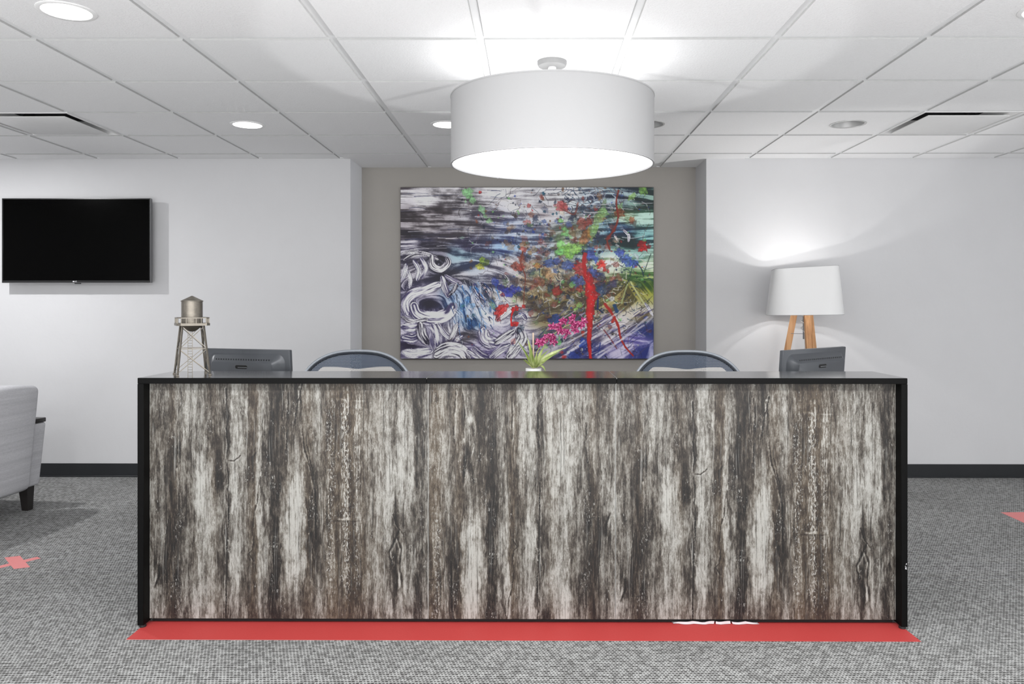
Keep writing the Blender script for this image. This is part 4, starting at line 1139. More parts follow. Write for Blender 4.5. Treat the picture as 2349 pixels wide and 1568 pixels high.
    line([(2090,720),(2130,770),(2150,830)], 6, (40,70,80), .8); line([(2060,720),(2030,830)], 4, (40,70,80), .7); line([(2210,640),(2150,800)], 4, (40,60,60), .7)
    line([(1960,1060),(1990,960),(2010,900)], 7, (180,190,140), .8)
    line([(2150,1060),(2060,920),(2040,880)], 8, (206,210,160), .8)
    line([(1780,1400),(1760,1500)], 6, (50,70,140), .9); line([(1760,1020),(1755,1110)], 10, (40,60,110), .9); line([(1900,1080),(1920,1130)], 16, (40,80,120), .9); line([(1760,1110),(1800,1140)], 8, (40,56,84), .9)
    for (a, b) in (((1500,1400),(1900,1160)), ((1740,1500),(2150,1250)), ((1760,1530),(2180,1180)), ((1500,1480),(1640,1380)), ((1850,1380),(1900,1330))):
        line([a, ((a[0]+b[0])/2, (a[1]+b[1])/2 + 6), b], 8, (236,232,236), .6)
    # the big red drip
    RP = [(1655,800),(1690,900),(1705,1000),(1700,1100),(1688,1200),(1684,1300),(1688,1400),(1692,1530)]; RW = [40,46,54,46,36,26,20,15]
    sl = window(1560, 760, 1800, 1533); xx, yy = X[sl], Y[sl]
    cxr = np.interp(yy, [p[1] for p in RP], [p[0] for p in RP]); wr = np.interp(yy, [p[1] for p in RP], RW)
    dd = np.abs(xx - cxr + 22*(fbm(xx/60, yy/70, 3, 79) - .5))/(wr*(.5 + .8*fbm(xx/30, yy/26, 4, 77, .6)))
    m = (1 - sstep(.85, 1.02, dd))*sstep(770, 830, yy)
    sh = 1.06 - .3*dd**2 + .35*(fbm(xx/30, yy/40, 3, 78) - .5)
    C[sl] = C[sl]*(1-m[..., None]) + np.clip(np.array((192,48,50))*sh[..., None], 0, 255)*m[..., None]
    blob(1740, 985, 34, (190,44,48), 991, 1.3, .1, .95, .6); blob(1690, 850, 44, (180,50,54), 992, 1.3, 1.2, .9, .6)
    for k in range(26):
        y = rr.uniform(820, 1300); x = float(np.interp(y, [p[1] for p in RP], [p[0] for p in RP])) + rr.choice([-1, 1])*rr.uniform(40, 90)
        blob(x, y, rr.choice([5, 7, 9]), (120,46,50), 700+k, 1.2, 0, .8)
    for k in range(60):
        y = rr.uniform(780, 1500); x = float(np.interp(y, [p[1] for p in RP], [p[0] for p in RP])) + rr.gauss(0, 60)
        blob(x, y, rr.choice([3.5, 4.5]), (236,236,238), 800+k, 1, 0, .9)
    return W, H, C
PX0, PX1, PZ0_, PZ1_, PYF = -1.0552, 0.9612, 0.8691, 2.2323, 6.160
cvx, cvz = (PX0+PX1)/2, (PZ0_+PZ1_)/2
cv = thing('abstract_painting', 'large abstract painting of splashed colours hung on the taupe alcove wall', 'painting', (cvx, PYF, cvz))
pw, ph = PX1-PX0, PZ1_-PZ0_
MB().span(-pw/2 - 0.002, pw/2 + 0.002, 0.0012, AY - PYF - 0.001, -ph/2 - 0.004, ph/2 + 0.002, 0.001, 1).build('stretcher_frame', M_CANV, cv)
W, H, C = make_paint()
gx = np.linspace(-pw/2, pw/2, W); gz = np.linspace(ph/2, -ph/2, H)
GXX, GZZ = np.meshgrid(gx, gz)
co = np.stack([GXX.ravel(), np.zeros(W*H), GZZ.ravel()], 1)
a = np.arange(W*H).reshape(H, W)
q = np.stack([a[:-1,:-1], a[1:,:-1], a[1:,1:], a[:-1,1:]], -1).reshape(-1, 4)
me = bpy.data.meshes.new('canvas'); me.vertices.add(W*H); me.vertices.foreach_set('co', co.astype(np.float32).ravel())
me.loops.add(q.size); me.polygons.add(len(q))
me.loops.foreach_set('vertex_index', q.astype(np.int32).ravel())
me.polygons.foreach_set('loop_start', np.arange(0, q.size, 4, dtype=np.int32))
me.update(calc_edges=True); me.validate()
c4 = np.ones((W*H, 4), np.float32); c4[:, :3] = lin_np(np.clip((C*1.08 - C.mean(-1, keepdims=True)*0.08 - 128)*1.18 + 122, 4, 246)).reshape(-1, 3)
at = me.attributes.new('paint', 'FLOAT_COLOR', 'POINT'); at.data.foreach_set('color', c4.ravel())
me.materials.append(M_PAINT)
o = bpy.data.objects.new('canvas', me); COL.objects.link(o); o.parent = cv

# ================================================================== ARMCHAIR
ac = thing('armchair', 'grey upholstered armchair seen from behind at the left edge of the photo', 'armchair', (-3.525, 4.586, 0), R(-96))
def soft(c, s, r, seg=4, fn=None):
    b = bmesh.new(); bmesh.ops.create_cube(b, size=1.0)
    for v in b.verts: v.co = Vector((v.co.x*s[0], v.co.y*s[1], v.co.z*s[2]))
    bmesh.ops.bevel(b, geom=list(b.edges), offset=r, segments=seg, affect='EDGES', profile=0.5)
    bmesh.ops.subdivide_edges(b, edges=[e for e in b.edges if e.calc_length() > 0.12], cuts=4, use_grid_fill=True)
    for v in b.verts:
        v.co += Vector(c)
        if fn: v.co = Vector(fn(v.co))
    return MB().bm(b)
def lean(p):
    k = (p.z - 0.144)
    crown = 0.022*(1 - (p.x/0.29)**2)*max(0, (p.z - 0.45)/0.34)
    bow = 0.02*(1 - (p.x/0.29)**2) * (1 if p.y > 0.3 else 0)
    return (p.x*(0.94 + 0.08*k), p.y + 0.085*k + bow, p.z + crown)
soft((0, 0.285, 0.467), (0.585, 0.15, 0.650), 0.04, 5, lean).build('backrest', M_FABRIC, ac, 50)
soft((0, -0.04, 0.375), (0.53, 0.58, 0.13), 0.035, 4, lambda p: (p.x, p.y, p.z + 0.02*(1-(p.x/0.27)**2))).build('seat_cushion', M_FABRIC, ac, 50)
MB().span(-0.305, 0.305, -0.29, 0.27, 0.15, 0.31, 0.012, 2).build('seat_base', M_FABRIC, ac)
for sx in (-1, 1):
    a_ = soft((sx*0.345, 0.01, 0.345), (0.105, 0.62, 0.40), 0.018, 3, lambda p, sx=sx: (p.x + sx*0.035*(p.z - 0.15)/0.4, p.y + 0.05*(p.z-0.15), p.z)).build('arm', M_FABRIC, ac, 50)
    MB().span(sx*0.375 - 0.048, sx*0.375 + 0.048, -0.27, 0.342, 0.546, 0.574, 0.005, 2).build('arm_cap', M_DARKWOOD, a_)
def taper_leg(x, y, ox, oy):
    mb = MB(); h = 0.15
    t_, b_ = 0.031, 0.021
    vs = [(x-t_, y-t_, h), (x+t_, y-t_, h), (x+t_, y+t_, h), (x-t_, y+t_, h)] + [(x+ox+sx*b_, y+oy+sy*b_, 0) for sx, sy in ((-1,-1), (1,-1), (1,1), (-1,1))]
    mb.add(vs, [(0,1,2,3), (7,6,5,4), (0,4,5,1), (1,5,6,2), (2,6,7,3), (3,7,4,0)])
    return mb.build('leg', M_DARKWOOD, ac, 0)
for x, y, ox, oy in ((-0.34, 0.27, 0.015, 0.02), (0.34, 0.27, -0.015, 0.02), (-0.27, -0.26, 0, -0.01), (0.27, -0.26, 0, -0.01)): taper_leg(x, y, ox, oy)

# ================================================================== WATER TOWER MODEL
wt_ = thing('water_tower_model', 'small silver metal water tower model on the left end of the desk counter', 'figurine', (-1.4325, 3.24, DZ + 0.0002), R(30))
MB().lathe([(0.0, 0.331), (0.004, 0.330), (0.0435, 0.310), (0.0445, 0.307), (0.0425, 0.3065)], n=48).build('roof', M_NICK, wt_)
tk = MB().lathe([(0.0, 0.3065), (0.0415, 0.3065), (0.0415, 0.2165), (0.0, 0.2165)], n=48).build('tank', M_NICK, wt_)
MB().lathe([(0.042, 0.2065), (0.036, 0.2), (0.02, 0.187), (0.009, 0.181), (0.0, 0.180)], n=40).build('tank_bottom', M_NICK, wt_)
h = 0.064
pf = MB()
ch = 0.014
oc = [(-h+ch,-h), (h-ch,-h), (h,-h+ch), (h,h-ch), (h-ch,h), (-h+ch,h), (-h,h-ch), (-h,-h+ch)]
vs = [(x, y, z) for z in (0.2065, 0.2165) for x, y in oc]
pf.add(vs, [tuple(range(7,-1,-1)), tuple(range(8,16))] + [(k, (k+1)%8, 8+(k+1)%8, 8+k) for k in range(8)])
pf.build('platform', M_NICK, wt_, 20)
rl = MB(); hr = 0.061; cr = 0.013
oc2 = [(-hr+cr,-hr), (hr-cr,-hr), (hr,-hr+cr), (hr,hr-cr), (hr-cr,hr), (-hr+cr,hr), (-hr,hr-cr), (-hr,-hr+cr)]
for k in range(8):
    p, q_ = oc2[k], oc2[(k+1) % 8]
    rl.bar((p[0], p[1], 0.2385), (q_[0], q_[1], 0.2385), 0.0032, 0.0036)
    n = 5 if k % 2 == 0 else 1
    for j in range(n):
        f_ = j/n; rl.bar((p[0]+(q_[0]-p[0])*f_, p[1]+(q_[1]-p[1])*f_, 0.216), (p[0]+(q_[0]-p[0])*f_, p[1]+(q_[1]-p[1])*f_, 0.239), 0.0024)
rl.build('railing', M_NICK, wt_, 0)
LB, LT = 0.062, 0.041
def legpt(sx, sy, z): k = LB + (LT-LB)*z/0.2065; return (sx*k, sy*k, z)
for sx, sy in ((-1,-1), (1,-1), (1,1), (-1,1)):
    l = MB().bar(legpt(sx, sy, 0.002), legpt(sx, sy, 0.207), 0.0072, 0.0052)
    p = legpt(sx, sy, 0)
    l.box((p[0], p[1], 0.0025), (0.013, 0.013, 0.005), 0.001, 1)
    l.build('leg', M_NICK, wt_, 0)
cor = [(-1,-1), (1,-1), (1,1), (-1,1)]
for k in range(4):
    A, B = cor[k], cor[(k+1) % 4]
    br = MB()
    for z0, z1 in ((0.012, 0.108), (0.113, 0.203)):
        br.bar(legpt(*A, z0), legpt(*B, z1), 0.0042, 0.0026).bar(legpt(*B, z0), legpt(*A, z1), 0.0042, 0.0026)
    br.bar(legpt(*A, 0.110), legpt(*B, 0.110), 0.0042, 0.0032)
    br.build('cross_brace', M_NICK, wt_, 0)
ld = MB(); lx, ly = -0.006, 0.012
for s_ in (-1, 1): ld.bar((lx + s_*0.0095*0.87, ly - s_*0.0095*0.5, 0.0), (lx + s_*0.0095*0.87, ly - s_*0.0095*0.5, 0.186), 0.0022)
for k in range(16):
    z = 0.008 + k*0.0112
    ld.bar((lx - 0.0095*0.87, ly + 0.0095*0.5, z), (lx + 0.0095*0.87, ly - 0.0095*0.5, z), 0.0018)
ld.build('ladder', M_NICK, wt_, 0)

# ================================================================== MONITORS
def monitor(label, c, ang, w, hgt, tilt=4):
    t = thing('computer_monitor', label, 'monitor', (c[0], c[1], 0.742), ang)
    # local: screen faces +y, back faces -y (towards the camera)
    ztop = 1.085 - 0.742; zb = ztop - hgt
    RX = Matrix.Translation((0, 0, ztop)) @ Matrix.Rotation(R(tilt), 4, 'X') @ Matrix.Translation((0, 0, -ztop))
    MB().span(-w/2, w/2, 0.0, 0.022, zb, ztop, 0.004, 2, RX).build('casing', M_MON, t)
    MB().span(-w/2 + 0.01, w/2 - 0.01, 0.0222, 0.0235, zb + 0.02, ztop - 0.012, 0, 1, RX).build('screen', M_SCREEN, t, 0)
    # raised back housing: sloped shoulder, flat face, recessed handle
    mb = MB(); iw = w/2 - 0.045; zt = ztop - 0.032
    def ring(hw, z1, z0, y, r):
        pts = []
        for cx, cz, a0 in ((hw-r, z1-r, 0), (-hw+r, z1-r, 90), (-hw+r, z0+r, 180), (hw-r, z0+r, 270)):
            for k in range(6):
                a = R(a0 + 90*k/5); pts.append((cx + r*math.cos(a), y, cz + r*math.sin(a)))
        return pts
    rings = [ring(iw + 0.02, zt + 0.014, zb + 0.02, 0.001, 0.045), ring(iw + 0.004, zt + 0.004, zb + 0.03, -0.006, 0.035), ring(iw - 0.008, zt - 0.006, zb + 0.035, -0.018, 0.025), ring(iw - 0.026, zt - 0.024, zb + 0.05, -0.036, 0.012), ring(iw - 0.03, zt - 0.028, zb + 0.055, -0.0385, 0.010)]
    n = len(rings[0]); vs = [p for r_ in rings for p in r_]; fs = []
    for i in range(len(rings)-1):
        for k in range(n): fs.append((i*n+k, i*n+(k+1) % n, (i+1)*n+(k+1) % n, (i+1)*n+k))
    fs.append(tuple((len(rings)-1)*n + k for k in range(n)))
    bh = mb.add(vs, fs, RX).build('back_housing', M_MON, t, 35)
    zv = zt - 0.015
    vt = MB()
    for k in range(22):
        x = -iw + 0.05 + k*(2*iw - 0.1)/21
        vt.box((x, -0.0285, zv), (0.0045, 0.0016, 0.009), 0, 1)
    MBv = MB(); MBv.add([RX @ Vector(p) for p in vt.v], vt.f)
    MBv.build('vent_slots', M_PLASTIC, bh, 0)
    zh = zt - 0.048
    prof = ring(0.034, zh + 0.0085, zh - 0.0085, -0.0392, 0.008)
    MB().add(prof, [tuple(range(len(prof)))], RX).build('handle_slot', M_DARKIN, bh, 0)
    MB().add([RX @ Vector(p) for p in MB().span(-0.02, 0.033, -0.0402, -0.0392, zh - 0.004, zh + 0.0, 0.0004, 1).v], MB().span(-0.02, 0.033, -0.0402, -0.0392, zh - 0.004, zh + 0.0, 0.0004, 1).f).build('handle_lip', M_STEEL, bh, 0)
    MB().span(-0.035, 0.035, -0.062, -0.04, 0.012, zt - 0.09, 0.004, 2).build('stand_neck', M_PLASTIC, t)
    b = MB(); b.box((0, 0.0, 0.006), (0.22, 0.18, 0.011), 0.004, 2).build('stand_base', M_PLASTIC, t)
    return t
def mon_place(label, L, Rr, hgt):
    dx, dy = Rr[0]-L[0], Rr[1]-L[1]
    monitor(label, ((L[0]+Rr[0])/2, (L[1]+Rr[1])/2), math.atan2(dy, dx), math.hypot(dx, dy), hgt)
mon_place('dark monitor seen from behind, next to the water tower model', (-1.617, 3.787), (-1.150, 3.644), 0.30)
mon_place('dark monitor seen from behind, in front of the tripod lamp', (1.171, 3.61), (1.605, 3.965), 0.33)

# ================================================================== TASK CHAIRS
def task_chair(label, loc, rz):
    t = thing('task_chair', label, 'office chair', loc, rz, 'mesh chairs behind the desk')
    # faces -y; backrest at y about 0
    def outline(a, k=1.0, dz=0.0):
        # a in 0..1 round a rounded shield: wide at the shoulders, narrower at the waist
        th = 2*PI*a
        c, s = math.cos(th), math.sin(th)
        n = 2.55
        x = abs(c)**(2/n)*(1 if c >= 0 else -1)*0.328
        z = abs(s)**(2/n)*(1 if s >= 0 else -1)
        zz = 0.72 + (0.314*z if z > 0 else 0.25*z)
        x *= 1.0 if z > 0 else (1 - 0.18*(-z))
        x *= k; zz = 0.72 + (zz - 0.72)*k + dz
        y = 0.09*(1 - (x/0.337)**2)*0.6 + 0.10*(zz - 0.72)
        return Vector((x, y, zz))
    N = 72
    fr = [outline(i/N) for i in range(N)]
    MB().tube(fr, 0.0095, 12, closed=True, sq=0.9).build('back_frame', M_CFRAME, t)
    gk = [outline(i/N, 0.962) + Vector((0, -0.006, 0)) for i in range(N)]
    MB().tube(gk, 0.0055, 8, closed=True).build('gasket', M_GASKET, t)
    def band_low(u):   # lower border of the denser upper band
        s = abs(u)
        return 0.945 - 0.012*math.exp(-(u/0.25)**2) - (0.09*max(0, s - 0.62)**1.3*6 if s > 0.62 else 0)
    def face(z0fn, z1fn, dy):
        def fn(u, v):
            U = 2*u - 1
            # top edge follows the frame at 0.95
            xx = U*0.309
            hi = 0.72 + 0.314*0.95*max(0.0, 1 - (abs(xx)/0.314)**2.55)**(1/2.55)
            lo = 0.72 - 0.25*0.95*max(0.0, 1 - (abs(xx)/0.262)**2.55)**(1/2.55) if abs(xx) < 0.262 else 0.72
            a, b = z0fn(U, lo, hi), z1fn(U, lo, hi)
            z = a + (b-a)*v
            return (xx, 0.09*(1-(xx/0.337)**2)*0.6 + 0.10*(z-0.72) + dy, z)
        return fn
    MB().grid(face(lambda U, lo, hi: min(hi, band_low(U)), lambda U, lo, hi: hi, 0.0), 60, 10).build('upper_mesh', M_MESHB, t, 180, fix=False)
    MB().grid(face(lambda U, lo, hi: lo, lambda U, lo, hi: min(hi, band_low(U)), 0.0), 60, 20).build('lower_mesh', M_MESHW, t, 180, fix=False)
    # back upright, seat, arms, base
    MB().tube([(0, 0.10, 0.47), (0, 0.125, 0.58), (0, 0.10, 0.72)], [0.026, 0.022, 0.016], 12).build('back_spine', M_PLASTIC, t)
    MB().tube([Vector((0.245*math.copysign(abs(math.cos(2*PI*i/48))**0.75, math.cos(2*PI*i/48)), -0.22 + 0.235*math.copysign(abs(math.sin(2*PI*i/48))**0.75, math.sin(2*PI*i/48)), 0.445 - 0.02*max(0, -math.sin(2*PI*i/48)))) for i in range(48)], 0.016, 10, closed=True).build('seat_frame', M_CFRAME, t)
    MB().grid(lambda u, v: (0.235*(2*u-1), -0.22 + 0.225*(2*v-1), 0.442 - 0.02*(1-(2*u-1)**2)), 10, 10).build('seat_mesh', M_MESHB, t, 180, fix=False)
    MB().span(-0.09, 0.09, -0.30, -0.08, 0.36, 0.425, 0.015, 2).build('tilt_mechanism', M_PLASTIC, t)
    for sx in (-1, 1):
        ar = MB().tube([(sx*0.19, 0.06, 0.47), (sx*0.27, 0.03, 0.50), (sx*0.285, -0.02, 0.66)], 0.014, 10).build('arm_post', M_PLASTIC, t)
        MB().box((sx*0.285, -0.12, 0.672), (0.085, 0.25, 0.026), 0.011, 3).build('arm_pad', M_PLASTIC, ar)
    MB().tube([(0, -0.2, 0.09), (0, -0.2, 0.37)], 0.025, 16).build('gas_column', M_STEEL, t)
    for k in range(5):
        a = 2*PI*k/5 + 0.3
        ex, ey = 0.30*math.cos(a), -0.2 + 0.30*math.sin(a)
        sp = MB().tube([(0.03*math.cos(a), -0.2 + 0.03*math.sin(a), 0.105), (ex, ey, 0.08)], [0.026, 0.016], 10).build('base_spoke', M_CFRAME, t)
        cs_ = MB()
        for s_ in (-1, 1):
            Mx = Matrix.Translation((ex, ey, 0.028)) @ Matrix.Rotation(a + PI/2, 4, 'Z') @ Matrix.Rotation(PI/2, 4, 'Y') @ Matrix.Translation((0, 0, s_*0.014))
            cs_.lathe([(0.0, -0.008), (0.024, -0.008), (0.028, -0.004), (0.028, 0.004), (0.024, 0.008), (0.0, 0.008)], n=20, mat=Mx)
        cs_.tube([(ex, ey, 0.028), (ex, ey, 0.085)], 0.006, 8).build('caster', M_PLASTIC, sp)
    return t
tc1 = task_chair('blue-grey mesh task chair behind the left half of the desk', (-0.994, 4.32, 0.002), R(3))
dup(tc1, (0.872, 4.32, -0.005 + 0.005), R(-3), 'blue-grey mesh task chair behind the right half of the desk')

# ================================================================== TRIPOD LAMP
LXc, LYc = 1.922, 5.485
lamp = thing('tripod_floor_lamp', 'wooden tripod lamp with white shade by the right wall', 'lamp', (LXc, LYc, 0), 0)
for az in (161, -93, 37):
    a = R(az)
    def pt(z): k = 0.066 + 0.18*(1.23 - z); return (k*math.cos(a), k*math.sin(a), z)
    p0, p1 = Vector(pt(0.0)), Vector(pt(1.33))
    MB().bar(p0 + Vector((0, 0, 0.004)), p1, 0.034, 0.044, up=(math.cos(a), math.sin(a), 0), bev=0.003).build('leg', M_BEECH, lamp)
MB().lathe([(0.0, 1.31), (0.055, 1.31), (0.06, 1.325), (0.055, 1.345), (0.0, 1.345)], n=24).build('hub', M_BEECH, lamp)
MB().tube([(0.004, 0.01, 1.055), (0.004, 0.01, 1.31)], 0.0085, 12).build('stem', M_STEEL, lamp)
MB().tube([(-0.09, 0.01, 1.095), (0.03, 0.0, 1.092)], 0.0018, 8).tube([(0.03, -0.03, 1.092), (0.03, 0.03, 1.092)], 0.0018, 8).build('spreader', M_STEEL, lamp)
cab = [(0.0 + 0.018*math.cos(k*0.55), 0.01 + 0.018*math.sin(k*0.55), 1.30 - k*0.0042) for k in range(40)]
cab += [(0.006, 0.0, 1.10), (0.004, -0.005, 1.0), (0.0, 0.0, 0.85), (0.01, 0.02, 0.6), (0.02, 0.05, 0.3), (0.05, 0.1, 0.01), (0.1, 0.2, 0.004)]
MB().tube(cab, 0.003, 8).build('power_cord', M_CABLE, lamp)
def shade_pt(a, v, d=0.0):
    hw = (0.2530 + (0.212-0.2530)*v) - d; hd = hw*0.95
    r = 0.15 - 0.085*v
    # walk round a rounded rectangle, equal share of points per straight and per corner
    s_ = (a/(2*PI)*8) % 8; q = int(s_); f_ = s_ - q
    cs = ((hw-r, hd-r), (-hw+r, hd-r), (-hw+r, -hd+r), (hw-r, -hd+r))
    if q % 2 == 0:
        c_ = cs[q//2]; an = R(90*(q//2) + 90*f_)
        x, y = c_[0] + r*math.cos(an), c_[1] + r*math.sin(an)
    else:
        c0, c1 = cs[q//2], cs[(q//2 + 1) % 4]; an = R(90*(q//2) + 90)
        x = c0[0] + (c1[0]-c0[0])*f_ + r*math.cos(an); y = c0[1] + (c1[1]-c0[1])*f_ + r*math.sin(an)
    z = 1.2285 + 0.3285*v + 0.010*(x/0.29)*v + 0.004*(x/0.29)
    return x, y, z
rot = Matrix.Rotation(R(-13), 4, 'Z')
NS = 112
mb = MB()
def shfn(d):
    def fn(u, v):
        p = shade_pt(2*PI*u, v, d); return tuple(rot @ Vector(p))
    return fn
def both(u, v):
    vv = 2*v
    return shfn(0)(u, vv) if vv <= 1 else shfn(0.003)(u, 2 - vv)
mb.grid(both, NS, 12, closed_u=True)
so = mb.build('lamp_shade', M_SHADE2, lamp, 60)
for v_, nm in ((1.0, 'shade_rim'), (0.0, 'shade_rim')):
    MB().tube([rot @ Vector(shade_pt(2*PI*k/NS, v_, 0.0005)) for k in range(NS)], 0.0016, 6, closed=True).build(nm, M_RIM, so)
sa = MB()
for k in range(3):
    a = 2*PI*k/3 + 0.6
    sa.tube([(0, 0, 1.50), tuple(rot @ Vector(shade_pt(a, 0.86, 0.004)))], 0.002, 6)
sa.build('shade_carrier', M_STEEL, lamp)

# ================================================================== POTTED ORCHID
OXP, OYP = 0.003, 3.60
ZR = 1.003          # pot rim height
orc = thing('potted_orchid', 'magenta orchid in a white pot standing behind the counter', 'plant', (OXP, OYP, 0.7428))
zr = ZR - 0.742
MB().lathe([(0.0, 0.0), (0.03, 0.0), (0.032, 0.004), (0.0345, zr - 0.022), (0.037, zr - 0.02), (0.037, zr), (0.033, zr), (0.032, zr - 0.012), (0.0, zr - 0.012)], n=40).build('pot', M_POT, orc)
MB().lathe([(0.0, zr - 0.004), (0.02, zr - 0.006), (0.0325, zr - 0.010)], n=24).build('bark', M_SOIL, orc)
k_ = 0.0002768
def pz(X, Y, y=0.0): return Vector(((X - 905)*k_, y, zr - 0.004 + (1135 - Y)*k_))
def leaf(pts, w, ys):
    P = [pz(*p, y) for p, y in zip(pts, ys)]
    def bez(t): return P[0]*(1-t)**2 + P[1]*2*t*(1-t) + P[2]*t*t
    mb = MB(); n = 14
    def fn(u, v):
        c = bez(v); d = (bez(min(1, v+.02)) - bez(max(0, v-.02))).normalized()
        sd = d.cross(Vector((0, 1, 0)))
        sd = (sd + Vector((0, 0.35, 0))).normalized()
        ww = w*k_*0.5*(0.45 + 0.75*math.sin(PI*min(1, v*0.9 + 0.12)))*(1 - v**4) + 0.0002
        fold = abs(2*u-1)*ww*0.35
        return tuple(c + sd*(2*u-1)*ww + Vector((0, -fold, 0)))
    mb.grid(fn, 4, n)
    mb.build('leaf', M_LEAF, orc, 60, fix=False)
for pts, w, ys in [
    ([(885,1110),(790,850),(628,655)], 32, (0,.01,.02)), ([(895,1110),(870,800),(800,600)], 46, (0,-.01,-.01)), ([(880,1100),(830,960),(730,800)], 30, (0,-.02,-.04)), ([(875,1090),(800,1000),(725,960)], 36, (0,-.02,-.05)),
    ([(935,1110),(985,900),(1110,710)], 44, (0,-.01,-.02)), ([(940,1100),(1100,880),(1475,768)], 50, (0,.01,.0)), ([(945,1090),(1080,960),(1360,820)], 44, (0,-.02,-.04)), ([(940,1090),(1010,930),(1190,805)], 36, (0,.02,.05)),
    ([(945,1100),(1030,1020),(1110,990)], 40, (0,-.03,-.05)), ([(1000,1080),(1075,1040),(1112,1180)], 26, (-.01,-.03,-.05)), ([(890,1110),(850,960),(835,850)], 40, (0,.02,.03)), ([(915,1110),(930,960),(970,860)], 44, (0,-.02,-.02)),
    ([(900,1110),(840,1060),(750,965)], 30, (0,.02,.04)), ([(930,1110),(960,1010),(1020,930)], 40, (0,-.03,-.04)), ([(910,1110),(900,980),(880,830)], 40, (0,-.025,-.03))]:
    leaf(pts, w, ys)
mbk = MB()
for j in range(4): mbk.tube([pz(905 - j*1.2, 1120 - j*150, 0.004), pz(905 - (j+1)*1.2, 1120 - (j+1)*150 + 3, 0.004)], 0.0038, 10)
for j in range(1, 4): mbk.tube([pz(905 - j*1.2, 1120 - j*150 + 6, 0.004), pz(905 - j*1.2, 1120 - j*150 - 4, 0.004)], 0.0043, 10)
mbk.build('bamboo_stake', M_BAMBOO, orc)
STP = [(915,1120,0),(930,980,-.005),(960,850,-.008),(1040,720,-.01),(1180,590,-.012),(1320,490,-.012),(1460,400,-.01),(1600,350,-.005),(1745,300,0)]
MB().tube([pz(*p) for p in STP], [.0022]*5 + [.0018, .0016, .0013, .001], 8).build('flower_stem', M_STEM, orc)
def flower(p, s, rx, ry, rz):
    mb = MB()
    Mf = Matrix.Translation(p) @ Euler((rx, ry, rz)).to_matrix().to_4x4()
    for k in range(5):
        a = 2*PI*k/5 + PI/2; L = s*(1.0 if k in (0, 2, 3) else 1.15); wd = s*(0.5 if k in (0, 2, 3) else 0.75)
        def fn(u, v):
            r_ = L*v; ww = wd*math.sin(PI*(v*0.86 + 0.08))**0.8*(2*u-1)*0.6
            x = r_*math.cos(a) - ww*math.sin(a); z = r_*math.sin(a) + ww*math.cos(a)
            y = -s*0.45*v*v + 0.22*s*(2*u-1)**2*v - 0.1*s*math.sin(v*5 + k)
            return tuple(Mf @ Vector((x, y, z)))
        mb.grid(fn, 4, 6)
    def lip(u, v): return tuple(Mf @ Vector((s*0.24*math.cos(2*PI*u)*(1-0.2*v), -s*0.15 - s*0.45*v, -s*0.15 + s*0.24*math.sin(2*PI*u)*(1 - 0.2*v))))
    mb.grid(lip, 8, 3, closed_u=True)
    return mb.build('flower', M_PETAL, orc, 60, fix=False)
rf = random.Random(11)
for X_, Y_, s in [(1000,690,.023),(1055,665,.02),(1130,600,.023),(1235,590,.023),(1235,675,.021),(1220,420,.022),(1320,420,.022),(1355,490,.022),(1410,325,.021),(1460,510,.021),(1565,265,.02),(1555,340,.021),(1600,405,.022),(1605,475,.02),(1695,385,.022),(1745,320,.019),(1440,590,.012)]:
    flower(pz(X_, Y_, -0.018 + rf.uniform(-.012, .012)), s*0.95, rf.uniform(-.5, .5), rf.uniform(-.8, .8), rf.uniform(-.7, .7))

# ================================================================== LIGHTS
def area(name, loc, size, power, rot=(0,0,0), shape='DISK', size_y=None, spread=180, col=(1,1,1)):
    l = bpy.data.lights.new(name, 'AREA'); l.shape = shape; l.size = size
    if size_y: l.size_y = size_y
    l.energy = power; l.spread = R(spread); l.color = col
    o = bpy.data.objects.new(name, l); COL.objects.link(o); o.location = loc; o.rotation_euler = rot
    return o
def point(name, loc, r, power, col=(1,1,1)):
    l = bpy.data.lights.new(name, 'POINT'); l.shadow_soft_size = r; l.energy = power; l.color = col
    o = bpy.data.objects.new(name, l); COL.objects.link(o); o.location = loc
    return o
area('side_fill_lamp', (5.1, 3.2, 1.35), 3.0, 24, (0, R(90), 0), 'RECTANGLE', 1.6, 180, (.95, .975, 1))  # added fill from the right for the alcove reveal, no window modelled there
area('bounce_fill_lamp', (0.0, -0.6, 0.35), 7.0, 210, (PI, 0, 0), 'RECTANGLE', 2.0)  # added uplight, out of view, to lift the ceiling
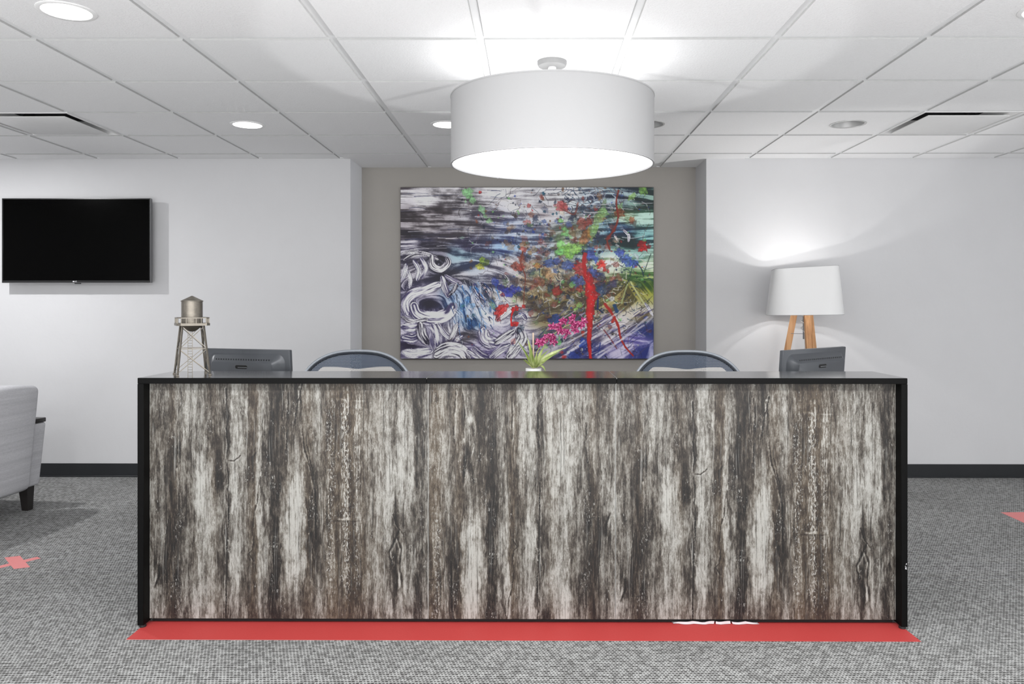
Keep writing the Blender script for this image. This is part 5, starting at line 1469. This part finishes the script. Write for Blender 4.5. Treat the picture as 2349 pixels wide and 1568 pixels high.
# row of downlights behind the photographer's frame
for x in (tile_c(0,0)[0], tile_c(2,0)[0], tile_c(4,0)[0], tile_c(6,0)[0]):
    area('downlight_lamp', (x, GY - 3.5*T, CEIL - 0.01), 0.16, 34)
area('downlight_lamp', (-3.86, 4.70, CEIL - 0.01), 0.07, 30)
pl = point('pendant_lamp', (PX, PY, CEIL - 0.264), 0.006, 1.0)
pl.data.use_nodes = True
nt_ = pl.data.node_tree
em_ = nt_.nodes['Emission']; fo_ = nt_.nodes.new('ShaderNodeLightFalloff')
fo_.inputs['Strength'].default_value = 18.0
nt_.links.new(fo_.outputs['Constant'], em_.inputs['Strength'])
# added fill behind the camera, tilted up to brighten walls and ceiling
area('rear_fill_lamp', (0.0, -2.7, 0.95), 7.0, 185, (R(90 + 38), 0, 0), 'RECTANGLE', 1.5)
for nm_, z_ in (('tripod_lamp_upper', 1.478), ('tripod_lamp_lower', 1.385)):
    tl = point(nm_, (LXc, LYc, z_), 0.012, 1.0, (1, .99, .97))
    tl.data.use_nodes = True
    nt_ = tl.data.node_tree
    em_ = nt_.nodes['Emission']; fo_ = nt_.nodes.new('ShaderNodeLightFalloff')
    fo_.inputs['Strength'].default_value = 7.5
    nt_.links.new(fo_.outputs['Linear'], em_.inputs['Strength'])

w = bpy.data.worlds.new('World'); S.world = w; w.use_nodes = True
bg = w.node_tree.nodes['Background']; bg.inputs[0].default_value = (1, 1, 1, 1); bg.inputs[1].default_value = 0.95

# ================================================================== CAMERA
cam = bpy.data.cameras.new('camera'); co_ = bpy.data.objects.new('camera', cam); COL.objects.link(co_)
cam.sensor_width = 36.0; cam.sensor_fit = 'HORIZONTAL'
cam.lens = 1772.0/2349.0*36.0
cam.shift_x = -(1213.6 - 1174.5)/2349.0
cam.shift_y = (697.1 - 784.0)/2349.0
co_.location = (0, 0, 1.303); co_.rotation_euler = (PI/2, 0, 0.0049)
cam.clip_start = 0.05
S.camera = co_
S.view_settings.view_transform = 'Standard'
S.view_settings.look = 'None'
S.view_settings.exposure = 0.0
